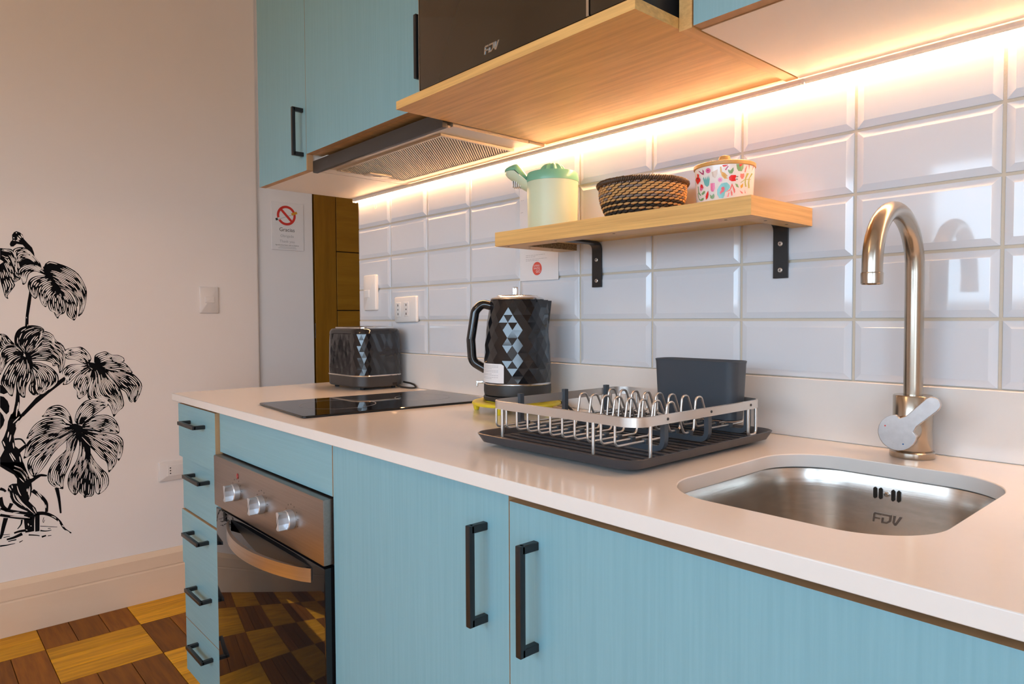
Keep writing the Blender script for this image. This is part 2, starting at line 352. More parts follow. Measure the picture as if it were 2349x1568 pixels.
# traced outlines, in tenths of a millimetre on the wall (y, z) and tenths of a degree / of a millimetre on the canister
MURAL_LOBES=[
('T',[-7690,12874,-7747,13016,-7684,13139,-7581,13216,-7338,13156,-7051,13048,-6720,12817,-6536,12477,-6446,12182,-6461,11958,-6512,11634,-6603,11360,-6724,11236],[-7593,12734,-7352,12549,-7108,12362,-6903,12171,-6761,11953,-6680,11756,-6663,11583,-6688,11410,-6724,11236],0.42),
('T',[-7513,12640,-7353,12525,-7108,12362,-6903,12171,-6761,11928,-6744,11755,-6758,11595],[-7475,12545,-7316,12308,-7153,12239,-6967,12170,-6844,12000,-6764,11780,-6758,11595],0.3),
('T',[-7358,12306,-7153,12214,-6969,12047,-6849,11779,-6781,11508,-6798,11237,-6865,11089],[-7340,12161,-7220,12018,-7122,11775,-7075,11531,-7080,11310,-7009,11212,-6947,11163,-6865,11089],0.45),
('T',[-7343,12064,-7241,11993,-7153,11750,-7131,11531,-7183,11359,-7319,11298,-7373,11164],[-7383,12112,-7506,12085,-7622,11914,-7657,11696,-7601,11467,-7481,11395,-7443,11286,-7373,11164],0.45),
('T',[-7380,12209,-7506,12085,-7611,11938,-7686,11744,-7730,11575],[-7475,12545,-7679,12490,-7843,12365,-7926,12196,-7921,12004,-7876,11814,-7819,11670,-7730,11575],0.6),
('T',[-7514,12616,-7679,12490,-7863,12341,-7957,12147,-7982,11955,-8033,11871],[-7594,12686,-7795,12690,-8035,12646,-8186,12521,-8239,12330,-8195,12142,-8130,11977,-8033,11871],0.4),
('T',[-7634,12684,-7833,12796,-8030,12860,-8210,12758,-8273,12566,-8315,12423,-8385,12362],[-7652,12780,-7790,12918,-7946,13054,-8123,13093,-8301,13037,-8459,12936,-8519,12816,-8484,12676,-8409,12561,-8385,12362],0.65),
('U',[-7828,13012,-8023,13146,-8178,13280,-8393,13268,-8493,13122],[-7865,13106,-8019,13336,-8152,13542,-8248,13630,-8383,13669,-8538,13636,-8636,13559,-8621,13373,-8568,13212,-8493,13122],0.6),
('V',[-9014,13594,-8826,13582,-8665,13557,-8566,13259,-8525,12980,-8467,12559],[-9022,13235,-8912,13148,-8823,12920,-8752,12689,-8682,12435,-8467,12559],0.22),
('V',[-8912,13148,-8823,12920,-8752,12689,-8682,12435,-8627,12343,-8707,12200,-8855,11963,-8829,11859],[-9027,13049,-9035,12725,-9004,12425,-8953,12194,-8903,11939,-8829,11859],0.3),
('M',[-8369,9891,-8549,10147,-8657,10263,-8661,10511,-8591,10713,-8477,10825,-8346,10880,-8157,10907,-7968,10875,-7854,10817,-7802,10724],[-8331,9889,-8214,10068,-8061,10154,-7981,10290,-7880,10518,-7867,10656,-7802,10724],0.22),
('M',[-8313,9889,-8060,10177,-7877,10667,-7665,10648,-7531,10534,-7467,10346,-7282,10224,-7187,10034,-7162,9821,-7197,9611,-7253,9332,-7356,9161],[-8258,9795,-7989,9968,-7681,9934,-7451,9762,-7356,9571,-7321,9382,-7356,9161],0.4),
('M',[-8278,9773,-7990,9922,-7644,9863,-7432,9715,-7339,9477,-7356,9173],[-8224,9656,-7996,9669,-7766,9636,-7573,9558,-7556,9429,-7418,9457,-7356,9173],0.3),
('M',[-8226,9565,-7998,9577,-7731,9449,-7559,9301,-7445,9131,-7410,8965,-7433,8826,-7514,8738,-7654,8608,-7949,8398],[-8192,9426,-8123,9101,-8093,8754,-8061,8522,-7949,8398],0.5),
('M',[-8244,9612,-8156,9332,-8088,8984,-8058,8637,-8005,8448,-8177,8427],[-8300,9614,-8198,9151,-8222,8924,-8283,8744,-8287,8584,-8177,8427],0.15),
('M',[-8352,9799,-8283,9568,-8237,9108,-8336,8885,-8407,8684,-8433,8355],[-8390,9800,-8436,9438,-8572,9173,-8653,8906,-8605,8562,-8516,8396,-8433,8355],0.35),
('M',[-8390,9800,-8491,9487,-8608,9220,-8687,8999,-8740,8708,-8793,8429],[-8445,9848,-8707,9723,-8896,9462,-9050,9111,-9091,8890,-8969,8702,-8865,8491,-8793,8429],0.4),
('M',[-8426,9870,-8686,9812,-8929,9598,-9120,9205],[-8424,9938,-8659,10173,-8878,10202,-9100,10008,-9120,9205],0.35),
('M',[-8442,9962,-8640,10195,-8801,10402,-8906,10561,-8996,10608,-9085,10621],[-8479,9986,-8731,10243,-8915,10203,-9097,10142,-9085,10621],0.3),
('N',[-6426,9505,-6361,9622,-6399,9792,-6519,9964,-6660,10088,-6844,10070,-7026,10052,-7168,9998],[-6469,9435,-6653,9516,-6854,9643,-7155,9703,-7168,9998],0.85),
('N',[-6448,9434,-6818,9452,-7101,9418,-7276,9192,-7209,9047,-7203,8905,-7266,8733],[-6409,9336,-6639,9205,-6847,9026,-7034,8824,-7136,8748,-7266,8733],0.8),
('N',[-6389,9311,-6620,9156,-6807,9000,-6914,8792,-6918,8603,-6819,8477,-6824,8263,-6765,8163],[-6328,9236,-6354,8997,-6380,8758,-6467,8571,-6534,8360,-6765,8163],0.75),
('N',[-6306,9259,-6336,8875,-6446,8594,-6467,8138,-6101,8072,-5828,7891,-5725,7686,-5644,7395],[-6116,9321,-5906,9214,-5762,8962,-5573,8705,-5405,8398,-5305,7920,-5331,7724,-5487,7615,-5644,7395],0.6),
('N',[-6073,9344,-5777,9256,-5346,9110,-4994,9016,-4752,8752,-4654,8544,-4693,8321,-4789,8077,-4905,7886],[-5885,9212,-5697,8982,-5572,8754,-5403,8472,-5209,8309,-5104,8003,-5040,7898,-4949,7940,-4905,7886],0.42),
('N',[-6238,9496,-6235,9665,-6190,9784,-5977,9873,-5849,9880,-5658,9751,-5442,9730,-5269,9625,-5250,9500],[-6198,9422,-5985,9485,-5770,9572,-5556,9490,-5382,9482,-5250,9500],0.8),
('N',[-6177,9421,-5943,9483,-5707,9496,-5338,9480,-5121,9296,-4971,9040],[-6073,9344,-5778,9207,-5563,9146,-5236,9104,-4971,9040],0.5),
('P',[-7008,7241,-7048,7513,-7178,7794,-7310,7939,-7443,7990,-7621,7966,-7756,7873,-7847,7698,-7936,7628],[-7053,7272,-7185,7473,-7341,7569,-7496,7637,-7674,7615,-7936,7628],0.6),
('P',[-7009,7214,-7234,7318,-7321,7460,-7543,7523,-7785,7547,-7983,7475,-8160,7337,-8293,7143,-8406,6883],[-7010,7133,-7238,7131,-7463,7103,-7686,7075,-7994,7005,-8406,6883],0.5),
('P',[-7010,7133,-7463,7103,-7907,7021,-8257,6853,-8411,6663,-8460,6384,-8507,6184],[-6943,7072,-7356,6878,-7695,6706,-8007,6482,-8292,6284,-8507,6184],0.4),
('P',[-6921,7043,-7425,6806,-7696,6653,-7964,6424,-8271,6229,-8382,6062,-8398,5830,-8308,5582,-8204,5461],[-6900,6960,-7157,6720,-7478,6440,-7707,6152,-7845,5907,-8025,5670,-8204,5461],0.6),
('P',[-6878,6903,-7180,6670,-7211,6325,-7487,6068,-7671,5829,-7775,5632,-7803,5372,-7752,5178,-7600,5020,-7356,4899],[-6811,6814,-6912,6421,-7033,6113,-7133,5750,-7277,5423,-7351,5140,-7356,4899],0.55),
('P',[-6789,6731,-6800,6244,-6901,5852,-7068,5579,-7178,5273,-7185,4978,-7099,4748,-6976,4605],[-6568,6214,-6527,5936,-6629,5568,-6776,5264,-6828,5000,-6881,4710,-6976,4605],0.4),
('P',[-6573,5996,-6630,5541,-6803,5105,-6824,4673,-6721,4601,-6677,4443],[-6504,5932,-6396,5479,-6357,5088,-6379,4597,-6442,4470,-6583,4495,-6677,4443],0.15),
('P',[-6480,5929,-6396,5451,-6335,5002,-6308,4612,-6215,4499],[-6475,6147,-6318,5769,-6110,5463,-5922,5213,-5881,4873,-6007,4644,-6215,4499],0.7),
('P',[-6787,6839,-6516,6425,-6263,6119,-6100,5877,-5912,5684,-5859,5287],[-6716,6885,-6323,6620,-5972,6246,-5711,5934,-5593,5722,-5671,5510,-5859,5287],0.5),
('P',[-6738,6941,-6369,6681,-6088,6427,-5779,6166,-5614,5893,-5519,5684],[-6689,7044,-6316,6948,-5887,6790,-5548,6667,-5378,6479,-5359,6224,-5416,5894,-5519,5684],0.65),
('P',[-6711,7101,-6362,7008,-6079,6867,-5693,6768,-5497,6745],[-6686,7180,-6543,7327,-6304,7467,-6017,7494,-5825,7448,-5633,7290,-5515,7055,-5482,6855,-5497,6745],0.65),
('P',[-6825,7221,-6913,7365,-6861,7657,-6740,7889,-6573,8064,-6337,8112,-6052,8075,-5862,7977,-5816,7862],[-6732,7211,-6542,7355,-6303,7522,-6061,7691,-5816,7862],0.75)]
MURAL_SOLIDS=[
('P',[-7030,7270,-6893,7255,-6664,7123,-6716,6885,-6448,6308,-6433,5923,-6490,5493,-6654,5517,-6737,5965,-6794,6515,-6923,6962,-7033,7136]),
('M',[-8403,10028,-8293,9933,-8151,9562,-8064,9213,-8056,8729,-8024,8450,-8138,8458,-8161,9103,-8228,9474,-8371,9800]),
('T',[-7787,13038,-7629,12901,-7391,12645,-7316,12308,-7281,12041,-7384,12039,-7556,12542,-7696,12634]),
('N',[-6467,9531,-6301,9499,-5987,9412,-5687,9447,-5648,9224,-5990,9267,-6306,9259,-6409,9336]),
('U',[-8493,13111,-8393,13245,-8216,13302,-8062,13191,-7946,13066,-8123,13105,-8320,13060,-8458,12959]),
('bud',[-8736,13763,-8705,13858,-8656,13908,-8661,14094,-8602,14192,-8534,14233,-8429,14194,-8353,14118,-8327,13979,-8204,13822,-8090,13688,-8035,13501,-8019,13336,-7864,13154,-7827,13036,-7983,13195,-8137,13353,-8248,13607,-8361,13764,-8535,13788,-8633,13688,-8709,13683]),
('stem',[-8205,12141,-8128,12072,-8176,11691,-8245,11262,-8264,10859,-8362,10860,-8333,11263,-8273,11737]),
('old',[-9137,8468,-9030,8425,-8925,8271,-8878,8086,-8898,7885,-8972,7802,-9043,7899,-9147,8065]),
('old',[-9128,8870,-9022,8773,-8918,8563,-9028,8515,-9135,8568]),
('old',[-9151,7924,-9072,7790,-9025,7607,-9071,7434,-9166,7279]),
('trunk',[-8672,8884,-8578,8560,-8576,8219,-8622,7882,-8609,7612,-8885,7640,-8769,7896,-8706,8230,-8670,8567]),
('branch',[-7220,9024,-7203,8882,-7376,8729,-7716,8449,-8109,8088,-8420,7749,-8611,7539,-8740,7553,-8415,7931,-8104,8318,-7790,8571,-7512,8808,-7371,8916]),
('trunk',[-8846,7794,-8603,7899,-8535,7686,-8719,7448,-8702,7266,-8781,7018,-8748,6654,-8646,6538,-8570,6218,-8494,5844,-8354,5459,-8588,5418,-8791,5734,-8953,5913,-9195,6076,-9190,6304,-9061,6567,-9136,6856,-9049,7050,-8971,7296,-8934,7547]),
('root',[-9194,6140,-8525,6044,-8461,5825,-8350,5430,-8264,5437,-8123,5500,-7946,5536,-7824,5485,-7842,5434,-8018,5462,-8161,5378,-8302,5274,-8290,5061,-8330,4836,-8403,4638,-8270,4444,-8202,4347,-8154,4168,-8294,4132,-8515,4301,-8732,4488,-8863,4658,-8957,4945,-9002,5140,-8966,5279,-8864,5335,-8729,5323,-8725,5489,-8806,5648,-8986,5800,-9197,5996])]
MURAL_STROKES=[
('root',[-8283,4997,-8138,4845,-7967,4644,-7874,4435,-7878,4137],128,89),
('root',[-8224,4139,-7962,4110,-7698,3952,-7487,3715,-7348,3427,-7132,3207],140,37),
('root',[-8380,4148,-8403,3920,-8395,3517],351,257),
('root',[-8155,4126,-8170,3491],140,128),
('root',[-9233,4499,-8736,4301,-8294,4142],105,93),
('root',[-9238,4294,-8741,4103,-8332,3991],93,93),
('root',[-9076,4159,-9149,3863,-9205,3605,-9259,3451],140,70),
('root',[-8897,4644,-8985,4452],117,93),
('root',[-8616,4005,-8645,3843,-8751,3697],60,28),
('root',[-9223,4910,-9165,4610,-9020,4417],140,93),
('root',[-9216,5217,-9118,5160,-9054,5087],105,60),
('ground',[-8078,3663,-7564,3526],23,18),
('ground',[-8082,3504,-7924,3450,-7746,3449],51,23),
('ground',[-8432,3419,-8243,3368,-8104,3317],46,28),
('ground',[-8043,3261,-7910,3286],70,51),
('ground',[-7857,3264,-7750,3256],32,23),
('ground',[-9069,3389,-8859,3417,-8619,3501],56,117),
('ground',[-9029,3314,-8793,3329],32,42),
('ground',[-8711,3210,-8608,3257],37,23),
('ground',[-9265,3200,-9066,3191,-8830,3201],60,18),
('ground',[-9159,3481,-8975,3490],28,23),
('ground',[-8855,3572,-8702,3603,-8497,3602],60,93),
('ground',[-9173,3578,-8973,3556],23,18),
('ground',[-7851,3531,-7762,3517],28,18),
('ground',[-7965,3961,-7995,3839,-7978,3771,-7941,3871],18,14),
('stem',[-7549,4979,-7486,4559,-7444,4010],128,51),
('branch',[-8763,6900,-8575,6878,-8452,6695],63,46),
('branch',[-8669,6438,-8411,6663],145,87),
('branch',[-8265,5374,-8052,5510,-7842,5466],128,46)]
MURAL_WHITES=[
('bud',[-8479,14085,-8432,14041,-8404,13996],40),
('bud',[-8519,14035,-8472,13980,-8435,13936],40),
('bud',[-8561,13903,-8503,13896,-8465,13875],40),
('bud',[-8407,14132,-8374,14069,-8356,14012],40),
('bud',[-8629,14003,-8597,13982],40),
('bud',[-8554,14177,-8516,14171],40),
('bud',[-8521,13964,-8464,13933],40),
('bud',[-8628,13910,-8590,13901],40),
('bud',[-8144,13471,-8096,13427,-8057,13381],40),
('trunk',[-8617,8209,-8633,7953],37),
('trunk',[-8651,8083,-8692,7702],37),
('trunk',[-8598,7692,-8791,7481],37),
('trunk',[-8493,7682,-8721,7345],37),
('trunk',[-8863,7079,-8910,6829],37),
('trunk',[-8922,7188,-8958,6988],37),
('trunk',[-8807,6790,-8791,6583],37),
('trunk',[-8920,6420,-8802,6122],37),
('trunk',[-8878,6440,-8749,6166],37),
('trunk',[-8785,5965,-8579,5805,-8418,5469],37),
('trunk',[-8809,5840,-8624,5709,-8461,5450],37),
('trunk',[-8682,5898,-8518,5718,-8406,5519],37),
('trunk',[-9094,6877,-9037,6691],37),
('trunk',[-8631,6278,-8605,6068],37),
('root',[-8798,5958,-8565,5778,-8402,5417],30),
('root',[-8784,5832,-8602,5679,-8472,5386],30),
('root',[-8657,5520,-8525,5332],30),
('root',[-8967,5238,-8903,5102],30),
('root',[-8882,5286,-8859,5178],30),
('root',[-8731,5240,-8685,5023,-8621,4866],30),
('root',[-8855,5011,-8793,4750,-8595,4505],30),
('root',[-8788,4958,-8676,4687,-8478,4399],30),
('root',[-8739,4907,-8609,4633,-8393,4341,-8259,4167],30),
('root',[-8970,5093,-8941,4901],30),
('root',[-8410,5102,-8399,4848],30),
('root',[-8357,5157,-8383,4761],30),
('root',[-8445,5087,-8438,4981],30),
('root',[-8847,4635,-8699,4440,-8447,4267],30),
('root',[-8288,4406,-8189,4154],30),
('root',[-8940,4236,-8705,4180,-8435,4053],30),
('root',[-8871,4306,-8686,4291],30),
('root',[-9234,4479,-9071,4365],30),
('root',[-9236,4376,-9056,4300],30),
('root',[-8958,4198,-8740,4134,-8383,4022],30),
('root',[-8439,3843,-8424,3756],30),
('root',[-8373,3745,-8339,3717],30),
('root',[-8513,3626,-8463,3595],30),
('root',[-7734,3969,-7645,3909,-7593,3845],30),
('root',[-7540,3769,-7489,3651],30),
('root',[-7418,3561,-7365,3495],30),
('root',[-7313,3354,-7187,3240],30),
('root',[-8172,4872,-8037,4657],30),
('root',[-8136,4919,-8009,4716],30),
('root',[-7901,4419,-7896,4290],30),
('stem',[-8282,10954,-8289,10883],21),
('stem',[-8315,11215,-8310,11168],21),
('V',[-8902,13543,-8807,13549],37),
('V',[-8861,13301,-8785,13294],37)]
CAN_PRINT=[
('R',[-651,13500,-568,13476,-575,13432,-528,13392,-534,13359,-581,13344,-636,13318,-704,13363,-748,13409,-704,13441,-651,13444]),
('D',[-643,13437,-594,13418,-607,13398,-643,13409]),
('M',[-594,13541,-545,13523,-452,13472,-457,13540,-424,13508,-429,13444,-481,13464]),
('K',[-270,13496,-275,13477,-290,13464,-311,13457,-336,13459,-358,13470,-375,13486,-380,13506,-375,13524,-358,13537,-336,13543,-311,13541,-290,13531,-275,13515]),
('M',[-309,13499,-311,13494,-315,13491,-320,13489,-327,13490,-332,13492,-336,13497,-338,13501,-336,13506,-332,13510,-327,13511,-320,13511,-315,13508,-311,13504]),
('K',[-43,13326,-47,13310,-58,13297,-75,13291,-93,13291,-109,13299,-120,13312,-124,13328,-120,13344,-109,13356,-93,13363,-75,13362,-58,13355,-47,13342]),
('M',[-73,13326,-74,13322,-77,13319,-81,13318,-86,13318,-90,13320,-93,13323,-94,13327,-93,13331,-90,13334,-86,13336,-81,13336,-77,13334,-74,13330]),
('C',[-247,13463,-128,13501,-134,13423,-176,13358,-233,13395]),
('T',[-457,13389,-433,13414,-406,13355,-385,13414,-364,13350,-343,13421,-327,13352,-308,13423,-292,13355,-308,13261,-355,13238,-415,13278]),
('K',[-277,13287,-190,13286,-183,13202,-211,13148,-255,13148,-277,13175]),
('K',[-523,13305,-471,13284,-442,13236,-523,13190,-568,13219,-556,13273]),
('R',[-523,13305,-471,13290,-452,13248,-491,13231,-534,13259]),
('G',[-651,13287,-621,13283,-607,13186,-523,13123,-545,13115,-636,13167]),
('G',[-523,13146,-452,13181,-406,13179,-415,13143,-481,13118]),
('G',[-594,13049,-501,13070,-452,13075,-461,13037,-523,13028]),
('G',[-676,13179,-651,13175,-621,13087,-545,13037,-607,13051,-659,13110]),
('R',[-331,13174,-323,13112,-347,13058,-389,13029,-398,13086,-372,13133]),
('G',[-292,13109,-255,13081,-211,13114,-197,13074,-211,13036,-247,13030,-285,13047]),
('T',[-60,13265,-13,13275,47,13276,100,13232,107,13193,67,13153,13,13119,0,13063,-27,13027,-100,13031,-141,13094,-141,13167,-100,13227]),
('R',[-20,13214,7,13186,-13,13130,-47,13119,-80,13086,-90,13126,-60,13158,-60,13198]),
('Y',[-84,13534,-60,13539,-47,13455,13,13426,60,13382,33,13365,67,13337,0,13337,-53,13388,-80,13455]),
('R',[-47,13555,67,13561,27,13535,-20,13533]),
('M',[60,13544,73,13533,27,13471,7,13482]),
('G',[60,13488,107,13464,162,13517,169,13464,141,13418,94,13416,67,13449]),
('R',[80,13360,121,13392,211,13394,226,13367,204,13343,218,13299,134,13292,87,13316]),
('D',[222,13372,262,13375,262,13364,222,13364]),
('D',[215,13330,255,13331,255,13321,215,13321]),
('G',[218,13567,372,13580,372,13508,339,13457,262,13459,233,13496]),
('R',[277,13572,355,13579,323,13542,285,13530]),
('L',[461,13568,424,13446,398,13443,415,13507]),
('L',[501,13573,534,13578,523,13487]),
('L',[667,13575,714,13582,621,13478]),
('L',[308,13418,347,13416,389,13426,398,13382,372,13340,339,13331,304,13367]),
('O',[316,13276,415,13333,594,13351,600,13344,424,13323,323,13268]),
('O',[461,13434,523,13436,452,13349,442,13286,471,13217,433,13213,415,13283,424,13357]),
('O',[607,13448,659,13445,556,13363,545,13288,568,13202,523,13196,506,13283,523,13358]),
('G',[204,13259,255,13246,285,13192,233,13205]),
('Y',[380,13268,372,13206,331,13179,316,13223]),
('L',[141,13262,204,13164,208,13125,190,13096,162,13179]),
('L',[141,13262,155,13223,107,13143,13,13116,100,13165]),
('L',[128,13160,155,13111,155,13066,134,13060,121,13115]),
('L',[80,13120,94,13109,80,13042,47,13041]),
('L',[300,13149,372,13122,389,13101,347,13103]),
('L',[424,13167,452,13114,433,13106])]
# ================================================================== the setting
XL = -0.885          # face of the wall with the plant
HC = 2.55
# ---- floor with parquet blocks
b = MB([PARQ]); b.box(-1.6, XR, YF-0.15, 2.0, -0.06, -0.012)
floor = struct(b.build('floor'))
BL = 0.29
plank_mesh = {}
def plank(x0, x1, y0, y1, mat, along):
    g = 0.0010
    w, d = round(x1-x0, 4), round(y1-y0, 4)
    key = (w, d, mat.name)
    if key not in plank_mesh:
        q = MB([mat]); q.rbox(-w/2+g, w/2-g, -d/2+g, d/2-g, -0.012, 0.0, 0.0012, 1)
        plank_mesh[key] = q.mesh('plank')
    o = bpy.data.objects.new('plank', plank_mesh[key]); COL.objects.link(o)
    o.parent = floor; o.location = ((x0+x1)/2, (y0+y1)/2, rnd.uniform(-0.0004, 0.0))
for i in range(-1, 8):
    for j in range(-5, 3):
        bx, by = -0.663 + i*BL, -0.830 + j*BL
        for k in range(3):
            if (i + j) % 2 == 0:      # boards running along y
                xa, xb, ya, yb = bx + k*BL/3, bx + (k+1)*BL/3, by, by + BL
                mat = PLANK_Y
            else:
                xa, xb, ya, yb = bx, bx + BL, by + k*BL/3, by + (k+1)*BL/3
                mat = PLANK_D
            xa = max(xa, XL)
            if xb - xa < 0.02: continue
            plank(xa, xb, ya, yb, mat, 0)

# ---- left wall (with the painted plant), its passage continuation, baseboard
b = MB([PAINT])
prof = [(XL, YF-0.15)] + [(XL - 0.012 + 0.012*math.cos(a), -0.004 + 0.012*math.sin(a)) for a in [k*PI/12 for k in range(0, 7)]] + [(-1.05, 0.008), (-1.05, YF-0.15)]
b.prism(prof, (0, 0, -0.05), X, Y, Z, HC + 0.05)
struct(b.build('wall_left', smooth=30))
b = MB([PAINT_R]); b.box(-1.05, XL-0.02, 0.0085, 0.268, -0.05, HC); b.box(-1.05, XL-0.02, 1.12, 2.0, -0.05, HC); b.box(-1.05, XL-0.02, 0.268, 1.12, 2.1, HC)
struct(b.build('wall_passage'))
b = MB([BASEB])
bp = [(0, 0), (0.022, 0), (0.022, 0.118), (0.019, 0.122), (0.019, 0.126), (0.022, 0.128), (0.022, 0.172), (0.006, 0.19), (0, 0.19)]
b.prism(bp, (XL, YF, 0.0), X, Z, Y, 2.99)
struct(b.build('baseboard_left', smooth=25))
# ---- back wall with the tiles
b = MB([PAINT_R, GROUT]); b.box(0.0, XR, 0.001, 0.12, -0.05, HC, 0, fm=(0, 0, 1, 0, 0, 0))
wall_back = struct(b.build('wall_back'))
TW, TH, Z4 = 0.203, 0.1023, 1.1032
def tile_mesh(w, h):
    g, bv, d0, d1 = 0.0024, 0.0125, 0.0016, 0.0052
    q = MB([TILE])
    l = [[(g, 0.0012, g), (w-g, 0.0012, g), (w-g, 0.0012, h-g), (g, 0.0012, h-g)]]
    for o_, d in ((g, -d0*0.6), (g+0.0006, -d0), (bv, -d1+0.0003), (bv+0.0012, -d1)):
        l.append([(o_, d, o_), (w-o_, d, o_), (w-o_, d, h-o_), (o_, d, h-o_)])
    q.loft(l, True, True)
    return q.mesh('tile', smooth=12)
tm = tile_mesh(TW, TH)
for c in range(13):
    for r_ in range(-1, 4):
        o = bpy.data.objects.new('tile', tm); COL.objects.link(o)
        o.parent = wall_back
        o.location = (c*TW, rnd.uniform(-0.0004, 0.0003), Z4 + r_*TH)
        o.rotation_euler = (rnd.uniform(-.003, .003), 0, rnd.uniform(-.003, .003))
# ---- front wall with the window, right wall, ceiling, end of the passage
b = MB([PAINT])
b.box(-1.05, WIN[0], YF-0.15, YF, -0.05, HC); b.box(WIN[1], XR+0.15, YF-0.15, YF, -0.05, HC)
b.box(WIN[0], WIN[1], YF-0.15, YF, -0.05, WIN[2]); b.box(WIN[0], WIN[1], YF-0.15, YF, WIN[3], HC)
struct(b.build('wall_front'))
b = MB([PAINT]); b.box(XR, XR+0.15, YF, LOW[0], -0.05, HC); b.box(XR, XR+0.15, LOW[1], 0.12, -0.05, HC)
b.box(XR, XR+0.15, LOW[0], LOW[1], -0.05, LOW[2]); b.box(XR, XR+0.15, LOW[0], LOW[1], LOW[3], HC)
struct(b.build('wall_right'))
b = MB([CEILP]); b.box(-1.2, XR+0.15, YF-0.15, 2.1, HC, HC+0.1); struct(b.build('ceiling'))
b = MB([PAINT_R]); b.box(-1.05, 0.0, 2.0, 2.1, -0.05, HC); b.box(0.0, 0.12, 0.12, 2.0, -0.05, HC); struct(b.build('wall_passage_end'))
wy = YF - 0.08
w0, w1, h0, h1 = WIN
b = MB([WHITEP])
for a in ((w0, w1, h0, h0+.05), (w0, w1, h1-.05, h1), (w0, w0+.05, h0+.05, h1-.05), (w1-.05, w1, h0+.05, h1-.05), ((w0+w1)/2-.03, (w0+w1)/2+.03, h0+.05, h1-.05)):
    b.box(a[0], a[1], wy-.02, wy+.02, a[2], a[3])
struct(b.build('window_1'))
w0, w1, h0, h1 = LOW  # frame of the invented balcony door that lets extra daylight in
b = MB([WHITEP])
for a in ((w0, w1, h0, h0+.08), (w0, w1, h1-.06, h1), (w0, w0+.06, h0+.08, h1-.06), (w1-.06, w1, h0+.08, h1-.06), ((w0+w1)/2-.04, (w0+w1)/2+.04, h0+.08, h1-.06)):
    b.box(XR+.06, XR+.10, a[0], a[1], a[2], a[3])
struct(b.build('added_balcony_door'))
# ---- door in the passage
door = MB([GAP]); door.box(-0.955, XL-0.041, 0.270, 1.118, 0.0, 2.098)
door = struct(door.build('door_1'))
b = MB([DOORW]); b.rbox(XL-0.042, XL-0.022, 0.280, 0.388, 0.01, 2.09, 0.002, 1); b.build('stile', door)
zs = [0.01, 0.30, 0.58, 0.868, 1.150, 1.429, 1.71, 2.09]
for a, c in zip(zs[:-1], zs[1:]):
    b = MB([DOORWH]); b.rbox(XL-0.042, XL-0.024, 0.392, 1.10, a+0.002, c-0.002, 0.002, 1); b.build('panel', door)
b = MB([CHROME]); b.box(XL-0.024, XL-0.0205, 0.276, 0.2785, 1.02, 1.09); b.build('strike_plate', door)

# ================================================================== base units and worktop
YD = -0.580
def handle_v(parent, x, z0, z1, yf, out=0.032, w=0.0095):
    b = MB([BLACKM])
    b.rbox(x-w/2, x+w/2, yf-out, yf-out+0.009, z0, z1, 0.0012, 2)
    b.rbox(x-w/2, x+w/2, yf-out+0.004, yf+0.0003, z0, z0+w*1.15, 0.001, 1)
    b.rbox(x-w/2, x+w/2, yf-out+0.004, yf+0.0003, z1-w*1.15, z1, 0.001, 1)
    return b.build('handle', parent, smooth=40, label='black square bar handle')
def handle_h(parent, x0, x1, z, yf, out=0.032, w=0.0095):
    b = MB([BLACKM])
    b.rbox(x0, x1, yf-out, yf-out+0.009, z-w/2, z+w/2, 0.0012, 2)
    b.rbox(x0, x0+w*1.15, yf-out+0.004, yf+0.0003, z-w/2, z+w/2, 0.001, 1)
    b.rbox(x1-w*1.15, x1, yf-out+0.004, yf+0.0003, z-w/2, z+w/2, 0.001, 1)
    return b.build('handle', parent, smooth=40, label='black square bar handle')
def panel(name, parent, x0, x1, z0, z1, yf, teal, t=0.018, label=None):
    b = MB([teal, EDGE])
    b.box(x0, x1, yf, yf+t, z0, z1, 0, fm=(1, 1, 0, 1, 1, 1))
    return b.build(name, parent, label=label)
def carcass(parent, x0, x1, z0, z1, yfr, ybk, mat=WHITEB, name='body', edge=EDGE, top=True):
    t = 0.016
    b = MB([mat, edge])
    fm = (0, 0, 1, 0, 0, 0)
    b.box(x0, x0+t, yfr, ybk, z0, z1, 0, fm); b.box(x1-t, x1, yfr, ybk, z0, z1, 0, fm)
    b.box(x0+t, x1-t, yfr, ybk, z0, z0+t, 0, fm)
    if top: b.box(x0+t, x1-t, yfr, ybk, z1-t, z1, 0, fm)
    b.box(x0+t, x1-t, ybk-0.006, ybk, z0+t, z1-(t if top else 0))
    return b.build(name, parent)
def plinth(parent, x0, x1):
    b = MB([TEAL_H]); b.box(x0, x1, -0.525, -0.508, 0.002, 0.098)
    return b.build('plinth', parent)

t = thing('drawer_cabinet', (0.17, -0.3, 0), 'narrow teal base cabinet with five drawers at the far end of the worktop', 'cabinet')
carcass(t, 0.018, 0.3215, 0.10, 0.8785, YD+0.0195, -0.02); plinth(t, 0.018, 0.3215)
dz = [0.8755, 0.7240, 0.5750, 0.4195, 0.2605, 0.108]
offs = [0.009, 0.0, 0.005, 0.0005, 0.0]
hz = [0.831, 0.685, 0.528, 0.374, 0.216]
for k in range(5):
    yf = YD - offs[k]
    d_ = panel('drawer', t, 0.020, 0.319, dz[k+1]+0.0015, dz[k]-0.0015, yf, TEAL_H)
    handle_h(d_, 0.118, 0.246, hz[k], yf)

t = thing('oven_cabinet', (0.624, -0.3, 0), 'teal base cabinet housing the oven, blank panel under the cooktop', 'cabinet')
carcass(t, 0.3235, 0.9255, 0.10, 0.8785, YD+0.0195, -0.02, top=False); plinth(t, 0.3235, 0.9255)
panel('filler_panel', t, 0.327, 0.924, 0.778, 0.876, YD, TEAL_H)

